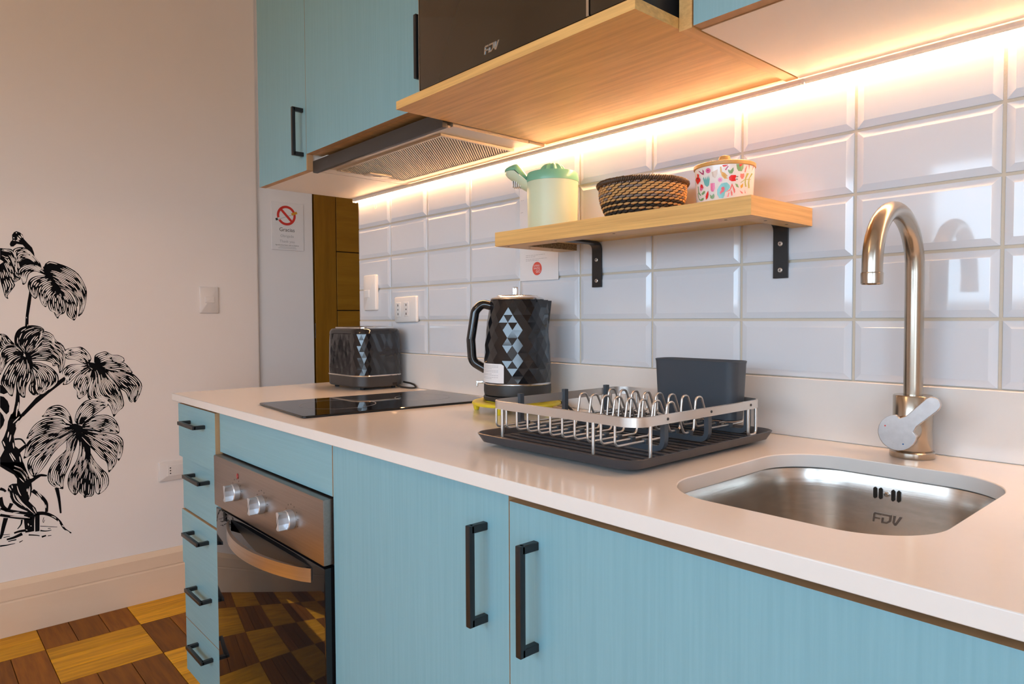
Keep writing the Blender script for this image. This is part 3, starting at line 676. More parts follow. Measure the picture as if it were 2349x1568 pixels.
t = thing('oven', (0.624, -0.3, 0.117), 'built-in oven with steel control strip and dark glass door', 'oven')
b = MB([DARKP]); b.box(0.343, 0.906, -0.562, -0.06, 0.1185, 0.768); b.build('body', t)
yo = -0.598
b = MB([STEELX]); b.rbox(0.331, 0.9205, yo, -0.564, 0.6490, 0.7735, 0.003, 2); cp = b.build('control_panel', t, smooth=40)
for kx in (0.487, 0.633, 0.783):
    mt = Matrix.Translation((kx, yo, 0.709)) @ Matrix.Rotation(PI/2, 4, 'X')
    b = MB([KNOBM], mt)
    b.lathe([(0.0195, 0.0), (0.0200, 0.004), (0.0195, 0.012), (0.018, 0.0135)], seg=32)
    kn = b.build('knob', t, smooth=40, label='satin silver rotary knob')
    b = MB([KNOBM], mt)
    arcs = [(0.0185*math.cos(a), 0.0185*math.sin(a)) for a in [math.radians(d) for d in range(62, 119, 8)]]
    poly = [(0.0075, -0.017), (0.0045, -0.006), (0.0045, 0.006), (0.0075, 0.017)] + arcs + [(-0.0075, 0.017), (-0.0045, 0.006), (-0.0045, -0.006), (-0.0075, -0.017)] + [(-x, -y) for x, y in arcs]
    b.prism(poly, (0, 0, 0.0130), X, Y, Z, 0.016); b.build('grip', kn)
b = MB([REDLENS]); b.prism([(0.0045*math.cos(a*PI/8), 0.0065*math.sin(a*PI/8)) for a in range(16)], (0.492, yo, 0.7465), X, Z, -Y, 0.0012); b.build('indicator_light', t, label='small red indicator light')
b = MB([INK])
for kx in (0.487, 0.633, 0.783):
    for k in range(9):
        a = math.radians(200 - k*27)
        px, pz = kx + 0.030*math.cos(a), 0.709 + 0.030*math.sin(a)
        b.prism([(-.0007, -.0011), (.0007, -.0011), (.0007, .0011), (-.0007, .0011)], (px, yo-0.0002, pz), X, Z, -Y, 0.0003)
b.build('dial_marks', cp, kind='stuff')
b = MB([BLACKG]); b.rbox(0.336, 0.9195, yo+0.002, -0.564, 0.122, 0.6440, 0.003, 2); dr = b.build('door', t, smooth=40, label='dark mirror-like oven glass')
b = MB([DARKP]); b.box(0.334, 0.9215, -0.574, -0.5640, 0.6445, 0.6485); b.build('door_gap', t)
hs = MB([STEEL]); ins = MB([BLACKP])
N = 24; x0h, x1h = 0.432, 0.868
out_, in_ = [], []
for k in range(N+1):
    s = k/N; xx = x0h + (x1h-x0h)*s
    bow = 0.050*math.sin(PI*s)**0.75
    y_ = yo - 0.001 - bow
    out_.append((xx, y_)); in_.append((xx + 0.0, y_ + 0.0045 + 0.003*math.sin(PI*s)))
loops = []
for (xa, ya), (xb, yb) in zip(out_, in_):
    zc = 0.6185
    loops.append([(xa, ya, zc-0.0135), (xa, ya, zc+0.0135), (xb, min(yb, yo+.001), zc+0.0135), (xb, min(yb, yo+.001), zc-0.0135)])
hs.loft(loops, True, True); hs.build('handle', t, smooth=35, label='bowed brushed steel door handle')
ap = [(0.435 + 0.430*k/N, 0.634 - 0.0) for k in range(N+1)]
poly = [(0.440, 0.6335)] + [(0.440 + 0.42*k/N, 0.6335 - 0.042*math.sin(PI*k/N)) for k in range(1, N)] + [(0.860, 0.6335)]
b = MB([BLACKM]); b.prism(poly, (0, yo+0.0020, 0), X, Z, -Y, 0.0008); b.build('finger_recess', t)

t = thing('base_cabinet', (1.17, -0.3, 0), 'teal base cabinet next to the oven, handle on its right', 'cabinet')
carcass(t, 0.9275, 1.4195, 0.10, 0.8785, YD+0.0195, -0.02); plinth(t, 0.9275, 1.4195)
d_ = panel('door', t, 0.9275, 1.4195, 0.108, 0.8775, YD, TEAL_V)
handle_v(d_, 1.3715, 0.690, 0.829, YD)
t = thing('sink_cabinet', (1.75, -0.3, 0), 'teal cabinet under the sink with a gap below the worktop', 'cabinet')
carcass(t, 1.4215, 2.0795, 0.10, 0.8785, YD+0.0195, -0.02, top=False); plinth(t, 1.4215, 2.0795)
d_ = panel('door', t, 1.4215, 2.0795, 0.108, 0.8672, YD, TEAL_V)
handle_v(d_, 1.4722, 0.685, 0.826, YD)
t = thing('end_cabinet', (2.4, -0.3, 0), 'teal base cabinet beyond the sink cabinet', 'cabinet')
carcass(t, 2.0815, 2.70, 0.10, 0.8785, YD+0.0195, -0.02); plinth(t, 2.0815, 2.70)
panel('door', t, 2.0815, 2.70, 0.108, 0.8675, YD, TEAL_V)

# worktop with the sink opening
SX, SY, SHX, SHY, SR = 1.734, -0.316, 0.149, 0.181, 0.085
def holed_slab(outer, inner, z0, z1, mat):
    bm = bmesh.new()
    ed = []
    for lp in (outer, inner):
        vs = [bm.verts.new((p[0], p[1], z1)) for p in lp]
        for i in range(len(vs)): ed.append(bm.edges.new((vs[i], vs[(i+1) % len(vs)])))
    bmesh.ops.triangle_fill(bm, use_beauty=True, edges=ed)
    r_ = bmesh.ops.extrude_face_region(bm, geom=bm.faces[:])
    for g in r_['geom']:
        if isinstance(g, bmesh.types.BMVert): g.co.z = z0
    bmesh.ops.recalc_face_normals(bm, faces=bm.faces[:])
    me = bpy.data.meshes.new('worktop'); bm.to_mesh(me); bm.free()
    me.materials.append(mat); me.update()
    return me
inner = [(p[0], p[1]) for p in rr(SX, SY, SHX, SHY, SR, 0, 14)]
me = holed_slab([(-0.012, -0.597), (2.72, -0.597), (2.72, 0.0), (-0.012, 0.0)], inner, 0.8800, 0.9, STONE)
me.polygons.foreach_set('use_smooth', [True]*len(me.polygons)); me.set_sharp_from_angle(angle=math.radians(25))
wt = bpy.data.objects.new('worktop', me); COL.objects.link(wt)
md = wt.modifiers.new('edge', 'BEVEL'); md.width = 0.0012; md.segments = 2; md.limit_method = 'ANGLE'
tag(wt, 'long cream quartz worktop with an oval-cornered sink opening', 'worktop')
b = MB([STONE]); b.rbox(-0.012, 2.72, -0.015, -0.0003, 0.9002, 1.0020, 0.0012, 1)
tag(b.build('upstand'), 'low cream stone upstand along the foot of the tiles', 'upstand')

# sink
t = thing('sink', (SX, SY, 0.70), 'brushed steel undermount sink below the tap', 'sink')
b = MB([SINKM])
L_ = [rr(SX, SY, SHX+0.024, SHY+0.024, SR+0.02, 0.8792, 10), rr(SX, SY, SHX+0.005, SHY+0.005, SR+0.004, 0.8792, 10)]
for dz_, ins_ in ((0.002, 0.004), (0.03, 0.0035), (0.10, 0.0), (0.150, -0.004), (0.168, -0.012), (0.177, -0.028), (0.180, -0.055)):
    L_.append(rr(SX, SY, SHX+ins_, SHY+ins_, max(0.02, SR+ins_), 0.8792-dz_, 10))
for k in (0.6, 0.35):
    L_.append(rr(SX, SY, SHX*k, SHY*k, SHX*k*0.7, 0.8792-0.181-0.002*(1-k), 10))
L_.append(rr(SX, SY, 0.042, 0.042, 0.041, 0.8792-0.184, 10))
b.loft(L_, False, True); b.build('basin', t, smooth=40)
b = MB([CHROME]); b.lathe([(0.040, 0.6955), (0.040, 0.698), (0.030, 0.699), (0.026, 0.6965)], (SX, SY), 32); b.build('drain', t, smooth=40)
yb = SY + SHY + 0.0025
for xx in (1.7098, 1.7172, 1.7338, 1.7412):
    b = MB([GAP]); b.prism([(-.0022, -.0065), (0, -.0085), (.0022, -.0065), (.0022, .0065), (0, .0085), (-.0022, .0065)], (xx, yb, 0.855), X, Z, -Y, 0.0015); b.build('overflow_slot', t)
b = MB([CHROME], Matrix.Translation((1.7255, yb, 0.855)) @ Matrix.Rotation(PI/2, 4, 'X')); b.lathe([(0.0034, 0), (0.0034, 0.002), (0.002, 0.0032)], seg=14); b.build('overflow_screw', t, smooth=40)
b = MB([LOGOM]); logo(b, (1.726, yb-0.0004, 0.820), X, Z, -Y, 0.0138, 0.0012); b.build('embossed_logo', t)

# tap
FX, FY = 1.733, -0.058
t = thing('tap', (FX, FY, 0.9), 'tall gooseneck steel mixer tap behind the sink', 'tap')
b = MB([TAPM]); b.lathe([(0.0295, 0.9003), (0.0300, 0.902), (0.0300, 0.9085), (0.0285, 0.910)], (FX, FY), 40); b.build('base_ring', t, smooth=40)
b = MB([TAPM]); b.lathe([(0.0255, 0.9101), (0.0262, 0.912), (0.0262, 0.9905), (0.0250, 0.992), (0.0125, 0.992)], (FX, FY), 40); b.build('tap_body', t, smooth=40)
pts = [(FX, FY, 0.9915), (FX, FY, 1.06), (FX, FY, 1.12), (FX, FY, 1.172)]
RA = 0.0785
pts += [(FX, FY - RA + RA*math.cos(a), 1.176 + RA*math.sin(a)) for a in [PI*k/20 for k in range(1, 20)]]
pts += [(FX, FY-2*RA, 1.173), (FX, FY-2*RA, 1.166)]
b = MB([TAPM]); b.tube(pts, 0.0128, 20); b.build('spout', t, smooth=50)
b = MB([TAPM]); b.lathe([(0.0134, 1.1658), (0.0138, 1.164), (0.0136, 1.1515), (0.0122, 1.150), (0.0110, 1.1515)], (FX, FY-2*RA), 28); b.build('aerator', t, smooth=40, label='steel aerator ring at the spout mouth')
mt = Matrix.Translation((FX, FY-0.0235, 0.9435)) @ Matrix.Rotation(PI/2, 4, 'X')
b = MB([TAPM], mt); b.lathe([(0.0200, 0.0), (0.0200, 0.034), (0.0190, 0.036)], seg=36); b.build('cartridge', t, smooth=40)
poly = []
c0, r0, c1, r1 = (0.0, 0.0), 0.0255, (0.0440, 0.0440), 0.0105
ang = math.atan2(c1[1]-c0[1], c1[0]-c0[0])
for k in range(17):
    a = ang + math.radians(48 + (360-96)*k/16); poly.append((c0[0]+r0*math.cos(a), c0[1]+r0*math.sin(a)))
nx, ny = -math.sin(ang), math.cos(ang)
poly.append((0.017*math.cos(ang) - nx*0.0125, 0.017*math.sin(ang) - ny*0.0125)); poly.append((0.026*math.cos(ang) - nx*0.0095, 0.026*math.sin(ang) - ny*0.0095))
for k in range(9):
    a = ang - PI/2 + PI*k/8; poly.append((c1[0]+r1*math.cos(a), c1[1]+r1*math.sin(a)))
poly.append((0.026*math.cos(ang) + nx*0.0095, 0.026*math.sin(ang) + ny*0.0095)); poly.append((0.017*math.cos(ang) + nx*0.0125, 0.017*math.sin(ang) + ny*0.0125))
b = MB([LEVERM]); b.prism(poly, (FX+0.001, FY-0.0596, 0.9430), X, Z, -Y, 0.0055)
lv = b.build('lever', t, smooth=30, tri=True)
md = lv.modifiers.new('soft', 'BEVEL'); md.width = 0.0012; md.segments = 2; md.limit_method = 'ANGLE'; md.angle_limit = math.radians(50)
for (dx, dz_, m_, nm) in ((-0.0155, 0.0085, REDINK, 'hot_dot'), (0.0085, -0.0150, BLUEDOT, 'cold_dot')):
    b = MB([m_]); b.prism([(0.0011*math.cos(a*PI/5), 0.0011*math.sin(a*PI/5)) for a in range(10)], (FX+0.001+dx, FY-0.0651, 0.943+dz_), X, Z, -Y, 0.0003); b.build(nm, t)
# cooktop
hm = Matrix.Translation((0.603, -0.290, 0)) @ Matrix.Rotation(math.radians(-4.8), 4, 'Z')
t = thing('cooktop', (0.603, -0.290, 0.9), 'narrow black glass cooktop set on the worktop', 'cooktop')
b = MB([BLACKG], hm)
b.loft([rr(0, 0, .1495, .2445, .008, .9003, 4), rr(0, 0, .1510, .2460, .009, .9020, 4), rr(0, 0, .1510, .2460, .009, .9040, 4), rr(0, 0, .1496, .2446, .008, .9052, 4)], True, True)
b.build('glass_plate', t, smooth=30)
for cy, rad in ((-0.105, 0.088), (0.125, 0.070)):
    b = MB([INK_G], hm)
    for k in range(64):
        a0, a1 = 2*PI*k/64, 2*PI*(k+1)/64
        b.add([(rad*math.cos(a0), cy+rad*math.sin(a0), .9054), (rad*math.cos(a1), cy+rad*math.sin(a1), .9054), ((rad+.0012)*math.cos(a1), cy+(rad+.0012)*math.sin(a1), .9054), ((rad+.0012)*math.cos(a0), cy+(rad+.0012)*math.sin(a0), .9054)], [(0, 1, 2, 3)])
    b.build('cooking_zone_mark', t)

# ================================================================== wall units
YU = -0.335
ZT = 2.32
t = thing('wall_cabinet', (0.155, -0.16, 1.512), 'narrow teal wall cabinet at the far end of the row', 'cabinet')
carcass(t, -0.006, 0.3170, 1.5125, ZT, YU+0.0188, -0.001)
d_ = panel('door', t, -0.007, 0.3178, 1.5125, ZT, YU, TEAL_V)
handle_v(d_, 0.2985, 1.552, 1.682, YU)
t = thing('hood_cabinet', (0.62, -0.16, 1.555), 'wide teal wall cabinet above the extractor hood', 'cabinet')
carcass(t, 0.3185, 0.9225, 1.5565, ZT, YU+0.0188, -0.001, mat=OAK_Y)
d_ = panel('door', t, 0.3195, 0.9225, 1.5560, ZT, YU, TEAL_V)
handle_v(d_, 0.8920, 1.603, 1.733, YU)
b = MB([EDGE]); b.box(0.3180, 0.3185+0.003, YU+0.0005, YU+0.018, 1.5128, 1.5555); b.build('side_edge', t)

t = thing('extractor_hood', (0.62, -0.16, 1.51), 'slim pull-out extractor hood with dark front and ribbed filter', 'hood')
b = MB([HOODM])
b.box(0.372, 0.9215, -0.292, -0.074, 1.5118, 1.5500); b.box(0.372, 0.9215, -0.072, -0.0225, 1.5128, 1.5500)
b.build('body', t)
b = MB([WHITEB]); b.box(0.3225, 0.3705, -0.300, -0.0225, 1.5128, 1.5500); b.build('filler_board', t)
b = MB([DARKP]); b.rbox(0.3245, 0.9215, -0.3195, -0.3060, 1.5060, 1.5385, 0.002, 2); fr = b.build('front_panel', t, smooth=40, label='dark glossy front strip')
b = MB([HOODM]); b.box(0.40, 0.9215, -0.3058, -0.2990, 1.5070, 1.5120); b.build('glass_lip', t)
b = MB([CHROME]); b.box(0.3225, 0.3240, -0.3190, -0.3070, 1.5080, 1.5380); b.build('end_trim', t)
b = MB([MARKINK]); text_on(b, 'KRÖNER', (0.392, -0.3195, 1.5235), X, Z, -Y, 0.0085, h=0.0003, sx=1.1); b.build('brand_mark', fr)
# filter: frame and fine diagonal ribs
fx0, fx1, fy0, fy1 = 0.386, 0.862, -0.281, -0.066
b = MB([FILT])
zf = 1.5072
for a in ((fx0, fx1, fy0, fy0+.006), (fx0, fx1, fy1-.008, fy1), (fx0, fx0+.008, fy0+.006, fy1-.008), (fx1-.006, fx1, fy0+.006, fy1-.008)):
    b.box(a[0], a[1], a[2], a[3], zf-0.0008, 1.5117)
ff = b.build('filter_frame', t)
b = MB([GAP]); b.box(fx0+.006, fx1-.005, fy0+.005, fy1-.007, 1.5098, 1.5116); b.build('filter_backing', t)
b = MB([FILT])
gx0, gx1, gy0, gy1 = fx0+.008, fx1-.006, fy0+.006, fy1-.008
step = 0.0080; c_ = gx0 + gy0
hw = 0.0017
while c_ < gx1 + gy1:
    # rib along x + y = c
    xa = max(gx0, c_ - gy1); xb = min(gx1, c_ - gy0)
    if xb - xa > 0.003:
        ya, yb2 = c_ - xa, c_ - xb
        n_ = hw*0.7071
        b.add([(xa-n_, ya-n_, zf), (xa+n_, ya+n_, zf), (xb+n_, yb2+n_, zf), (xb-n_, yb2-n_, zf),
               (xa-n_, ya-n_, zf+.002), (xa+n_, ya+n_, zf+.002), (xb+n_, yb2+n_, zf+.002), (xb-n_, yb2-n_, zf+.002)],
              [(0, 1, 2, 3), (4, 7, 6, 5), (0, 4, 5, 1), (2, 6, 7, 3), (1, 5, 6, 2), (0, 3, 7, 4)])
    c_ += step
b.build('filter_ribs', t, kind='stuff')
b = MB([FILT, GAP]); b.rbox(0.394, 0.430, -0.205, -0.135, zf-0.004, zf+0.001, 0.0012, 2); b.box(0.408, 0.413, -0.185, -0.158, zf-0.0042, zf-0.0038, 1)
b.build('filter_latch', t, smooth=40)

# microwave niche and microwave
t = thing('microwave_niche', (1.22, -0.2, 1.517), 'deep open oak shelf carrying the microwave between the wall cabinets', 'shelf')
b = MB([OAK, EDGE]); b.box(0.9290, 1.5145, -0.436, -0.0225, 1.5170, 1.5325, 0); b.build('shelf_board', t)
b = MB([OAK_Y]); b.box(1.5155, 1.5365, -0.3375, -0.0225, 1.5125, ZT); b.build('divider', t)
b = MB([OAK]); b.box(0.9290, 1.5145, -0.336, -0.0225, 1.92, 1.936); b.build('top_board', t)
t = thing('microwave', (1.22, -0.2, 1.5345), 'black microwave standing on the deep oak shelf', 'microwave')
b = MB([DARKP]); b.rbox(0.992, 1.4960, -0.404, -0.06, 1.5435, 1.795, 0.004, 2); b.build('body', t, smooth=40)
b = MB([MWGLASS]); b.rbox(0.9905, 1.4165, -0.4225, -0.4045, 1.5415, 1.797, 0.003, 2); dr = b.build('door', t, smooth=40, label='dark mirror glass door')
b = MB([CHROME]); b.box(0.9885, 0.9903, -0.4225, -0.4045, 1.5415, 1.797); b.build('silver_trim', t); b = MB([CHROME]); b.box(1.4168, 1.4215, -0.4240, -0.4045, 1.5415, 1.797); b.build('silver_trim', t)
b = MB([MWGLASS]); b.rbox(1.4220, 1.4975, -0.4225, -0.4045, 1.5415, 1.797, 0.003, 2); b.build('control_panel', t, smooth=40)
b = MB([CHROME]); logo(b, (1.2035, -0.4225, 1.5603), X, Z, -Y, 0.0138, 0.0010); b.build('logo', dr, label='silver letters on the dark glass')
for fx_, fy_ in ((1.03, -.385), (1.46, -.385), (1.03, -.10), (1.46, -.10)):
    b = MB([RUBBER]); b.lathe([(0.012, 1.5328), (0.013, 1.535), (0.013, 1.5433)], (fx_, fy_), 16); b.build('foot', t, smooth=40)
t = thing('end_wall_cabinet', (2.0, -0.16, 1.512), 'teal wall cabinet over the sink, next to the microwave shelf', 'cabinet')
carcass(t, 1.5395, 2.70, 1.5125, ZT, YU+0.0160, -0.0225)
panel('door', t, 1.5400, 2.12, 1.5135, ZT, YU-0.004, TEAL_V)
panel('door', t, 2.1220, 2.70, 1.5135, ZT, YU-0.004, TEAL_V)

# LED strip
t = thing('led_strip_light', (1.3, -0.01, 1.505), 'glowing warm LED strip along the top of the tiles', 'light')
b = MB([WHITEP]); b.prism([(-0.0180, 1.5122), (-0.0180, 1.5060), (-0.0128, 1.5034), (-0.0105, 1.5085), (-0.0062, 1.5085), (-0.0062, 1.5122)], (-0.006, 0, 0), Y, Z, X, 2.70); b.build('profile', t)
b = MB([LEDM]); b.prism([(-0.0122, 1.5058), (-0.0080, 1.5012), (-0.0064, 1.5012), (-0.0064, 1.5083), (-0.0105, 1.5083)], (-0.005, 0, 0), Y, Z, X, 2.698); b.build('diffuser', t)
b = MB([WHITEP]); b.box(-0.0080, -0.0062, -0.0180, -0.0064, 1.5010, 1.5122); b.build('end_cap', t)
b = MB([WHITEP])
b.tube(fillet([(0.117, -0.0090, 1.5010), (0.119, -0.0110, 1.480), (0.124, -0.0085, 1.462), (0.130, -0.0080, 1.466), (0.127, -0.0085, 1.485), (0.126, -0.0090, 1.5010)], 0.006), 0.0010, 6); b.build('wire_loop', t, smooth=60)
b = MB([WHITEP]); b.rbox(1.5400, 1.5455, -0.0200, -0.0110, 1.5020, 1.5118, 0.001, 1); b.build('clip', t, smooth=40)

# ================================================================== oak shelf on brackets
SZ0, SZ1, SXA, SXB, SYF = 1.2627, 1.2928, 0.957, 1.5555, -0.208
t = thing('wall_shelf', (1.256, -0.1, SZ0), 'thick oak wall shelf on two black steel brackets', 'shelf')
b = MB([OAK, OAK_Y]); b.box(SXA, SXB, SYF, -0.0058, SZ1-0.016, SZ1, 0, fm=(1, 1, 0, 0, 0, 0)); b.build('board', t)
b = MB([OAK, OAK_Y, CHIP])
b.box(SXA, SXB, SYF, SYF+0.048, SZ0, SZ1-0.0161, 0, fm=(1, 1, 0, 2, 0, 0)); b.build('front_rim', t)
b = MB([OAK_Y, CHIP]); b.box(SXA, SXA+0.052, SYF+0.0481, -0.0058, SZ0, SZ1-0.0161, 0, fm=(0, 1, 0, 0, 0, 0)); b.build('end_rim', t)
b = MB([OAK_Y, CHIP]); b.box(SXB-0.036, SXB, SYF+0.0481, -0.0058, SZ0, SZ1-0.0161, 0, fm=(1, 0, 0, 0, 0, 0)); b.build('end_rim', t)
for sx_, sy_ in ((0.975, -.185), (1.12, -.187), (1.27, -.187), (1.50, -.187), (1.537, -.13), (1.537, -.06), (0.983, -.13), (0.983, -.06)):
    b = MB([GAP]); b.prism([(.0028*math.cos(a*PI/5), .0028*math.sin(a*PI/5)) for a in range(10)], (sx_, sy_, SZ0-0.0001), X, Y, Z, 0.0006); b.build('screw_hole', t)
for bx in (1.0725, 1.5010):
    w = 0.0132
    path = fillet([(0, -0.150, SZ1-0.0190), (0, -0.0082, SZ1-0.0190), (0, -0.0082, 1.1765)], 0.016, 6)
    b = MB([BLACKM])
    loops = []
    for i, p in enumerate(path):
        tn = (path[min(i+1, len(path)-1)] - path[max(i-1, 0)]).normalized()
        nrm = Vector((0, -tn.z, tn.y)) * 0.0022
        loops.append([(bx-w, p.y+nrm.y, p.z+nrm.z), (bx+w, p.y+nrm.y, p.z+nrm.z), (bx+w, p.y-nrm.y, p.z-nrm.z), (bx-w, p.y-nrm.y, p.z-nrm.z)])
    b.loft(loops, True, True); br = b.build('bracket', t, smooth=35, label='black steel angle bracket')
    for zz in (1.2370, 1.1905):
        mt = Matrix.Translation((bx, -0.0104, zz)) @ Matrix.Rotation(PI/2, 4, 'X')
        b = MB([ALU, GAP], mt); b.lathe([(0.0044, 0), (0.0044, 0.0006), (0.0030, 0.0018)], seg=16)
        b.box(-.0024, .0024, -.0005, .0005, .0017, .0020, 1); b.box(-.0005, .0005, -.0024, .0024, .0017, .0020, 1)
        b.build('screw', br, smooth=40, label='cross-head screw')

# ================================================================== on the shelf
# citrus juicer jug
JX, JY = 1.0375, -0.113
rot = math.radians(214)
JM = Matrix.Translation((JX, JY, SZ1)) @ Matrix.Rotation(rot, 4, 'Z')
t = thing('citrus_juicer', (JX, JY, SZ1), 'pale mint citrus juicer jug with green press lid and beak spout', 'juicer')
b = MB([MINT], JM)
b.lathe([(0.0500, 0.0005), (0.0530, 0.003), (0.0545, 0.06), (0.0555, 0.106), (0.0535, 0.106), (0.0520, 0.02)], seg=44, cap1=True); b.build('jug', t, smooth=40)
b = MB([GREENP], JM)
b.lathe([(0.0560, 0.1062), (0.0565, 0.110), (0.0548, 0.1245), (0.0530, 0.1262), (0.0500, 0.1250), (0.0440, 0.118), (0.0300, 0.117)], seg=44); b.build('press_lid', t, smooth=40, label='green press lid')
b = MB([GREENP], JM)
loops = []
for k in range(10):
    th = k/9*PI/2
    rb, zz = 0.0300*math.cos(th)**0.8 if k < 9 else 0.001, 0.1172 + 0.031*math.sin(th)
    loops.append([(rb*(1+0.10*math.cos(10*2*PI*i/80))*math.cos(2*PI*i/80), rb*(1+0.10*math.cos(10*2*PI*i/80))*math.sin(2*PI*i/80), zz) for i in range(80)])
b.loft(loops, True, True); b.build('reamer', t, smooth=60, label='ribbed green reamer dome')
# beak: lower mint half with drip teeth, upper green lid
def beak(zlow, zup, x0, x1, w):
    loops = []
    for k in range(13):
        s = k/12; xx = x0 + (x1-x0)*s
        loops.append((xx, s))
    return loops
b = MB([MINT], JM); loops = []
for xx, s in beak(0, 0, 0.044, 0.104, 0):
    ww = 0.024*(1-s*0.15)*max(0.05, (1 - max(0, (s-0.72)/0.28)**2))**0.5
    zt = 0.106 + 0.028*min(1, s/0.6)**1.2
    zb = zt - 0.006 - 0.020*math.sin(PI*min(1, 0.15+s*0.85))**0.8
    loops.append([(xx, ww*math.cos(a), zt + (0 if math.sin(a) >= 0 else (zt-zb)*math.sin(a))) for a in [2*PI*i/20 for i in range(20)]])
b.loft(loops, True, True); b.build('spout', t, smooth=50)
b = MB([GREENP], JM); loops = []
for xx, s in beak(0, 0, 0.050, 0.106, 0):
    ww = 0.0245*(1-s*0.15)*max(0.05, (1 - max(0, (s-0.72)/0.28)**2))**0.5*min(1, 0.25+s*1.6)
    zb = 0.1065 + 0.028*min(1, (0.10+s)/0.6)**1.2
    zt = zb + 0.0165*math.sin(PI*min(1, 0.12+s*0.80))**0.9
    loops.append([(xx, ww*math.cos(a), zb + (0 if math.sin(a) <= 0 else (zt-zb)*math.sin(a))) for a in [2*PI*i/20 for i in range(20)]])
b.loft(loops, True, True); b.build('spout_cover', t, smooth=50, label='green beak-shaped spout cover')
b = MB([WHITEP], JM)
for k in range(6):
    x_ = 0.064 + k*0.0042
    b.box(x_, x_+0.0016, -0.012, 0.012, 0.1000, 0.1130)
b.build('strainer_teeth', t, kind='stuff')

# woven basket
BX, BY = 1.2775, -0.112
t = thing('woven_basket', (BX, BY, SZ1), 'small round woven straw basket with dark wrapped rim', 'basket')
def bask_r(s):   # s 0..1 bottom to top
    return 0.0660 + 0.016*math.sin(min(1, s*1.25)*PI/2)
b = MB([BLACKSTRAW]); b.lathe([(0.060, SZ1+0.0006)] + [(bask_r(k/8)-0.0035, SZ1+0.001+0.062*k/8) for k in range(9)] + [(bask_r(1)-0.007, SZ1+0.063), (bask_r(.1)-0.007, SZ1+0.006)], (BX, BY), 48)
b.build('lining', t, smooth=40)
sph = bmesh.new(); bmesh.ops.create_icosphere(sph, subdivisions=1, radius=1.0)
sv = [v.co.copy() for v in sph.verts]; sph.verts.index_update(); sf = [tuple(v.index for v in f.verts) for f in sph.faces]; sph.free()
b = MB([STRAW, GREYSTRAW, BLACKSTRAW])
rows, nst = 14, 34
for r_ in range(rows):
    s = (r_+0.5)/rows; zz = SZ1 + 0.0028 + 0.0600*s; R_ = bask_r(s)
    for k in range(nst):
        a = 2*PI*(k + 0.5*(r_ % 2))/nst
        tl, tw, td = 2*PI*R_/nst*0.56, 0.0026, 0.0026
        er = Vector((math.cos(a), math.sin(a), 0)); et = Vector((-math.sin(a), math.cos(a), 0.13)).normalized(); ez = er.cross(et)
        c = Vector((BX, BY, zz)) + er*(R_-0.0012)
        if r_ % 2 == 0: mi = 0
        elif r_ < 6: mi = 2
        else: mi = 1 if rnd.random() < 0.62 else 0
        b.add([c + et*(p.x*tl) + ez*(p.y*tw) + er*(p.z*td) for p in sv], sf, mi)
b.build('weave', t, smooth=80, kind='stuff')
b = MB([DARKCANE])
ns = 120; RR = 0.0835; rr_ = 0.0068
for k in range(ns):
    a = 2*PI*k/ns
    er = Vector((math.cos(a), math.sin(a), 0)); et = Vector((-math.sin(a), math.cos(a), 0)); ez = Z
    c = Vector((BX, BY, SZ1+0.0655)) + er*(RR-0.002)
    e1 = (ez*0.93 + et*0.36).normalized(); e2 = e1.cross(er)
    jj = rnd.uniform(0.92, 1.08)
    b.add([c + er*(p.x*rr_*jj) + e1*(p.y*rr_*1.05*jj) + e2*(p.z*0.0026) for p in sv], sf, 0)
b.build('wrapped_rim', t, smooth=80, kind='stuff')

# floral canister
CX, CY = 1.4575, -0.121
t = thing('floral_canister', (CX, CY, SZ1), 'round white canister printed with flowers under a bamboo lid', 'canister')
CR = lambda z: 0.0455 + (z - SZ1)/0.065*0.0035
b = MB([CERAM]); b.lathe([(0.044, SZ1+0.0003), (0.0455, SZ1+0.002), (CR(1.3575), 1.3575)], (CX, CY), 56); b.build('pot', t, smooth=40)
b = MB([BAMBOO]); b.lathe([(0.0500, 1.3576), (0.0508, 1.3585), (0.0508, 1.3635), (0.0495, 1.3645)], (CX, CY), 56); ld = b.build('lid', t, smooth=40)
b = MB([BAMBOO]); b.lathe([(0.007, 1.3646), (0.0095, 1.368), (0.0105, 1.3740), (0.0085, 1.3800), (0.002, 1.3822)], (CX, CY), 20); b.build('lid_knob', ld, smooth=50)
keys = list(PRINT)
b = MB([PRINT[k] for k in keys])
A0 = math.atan2(-1.1780-CY, 2.0988-CX)
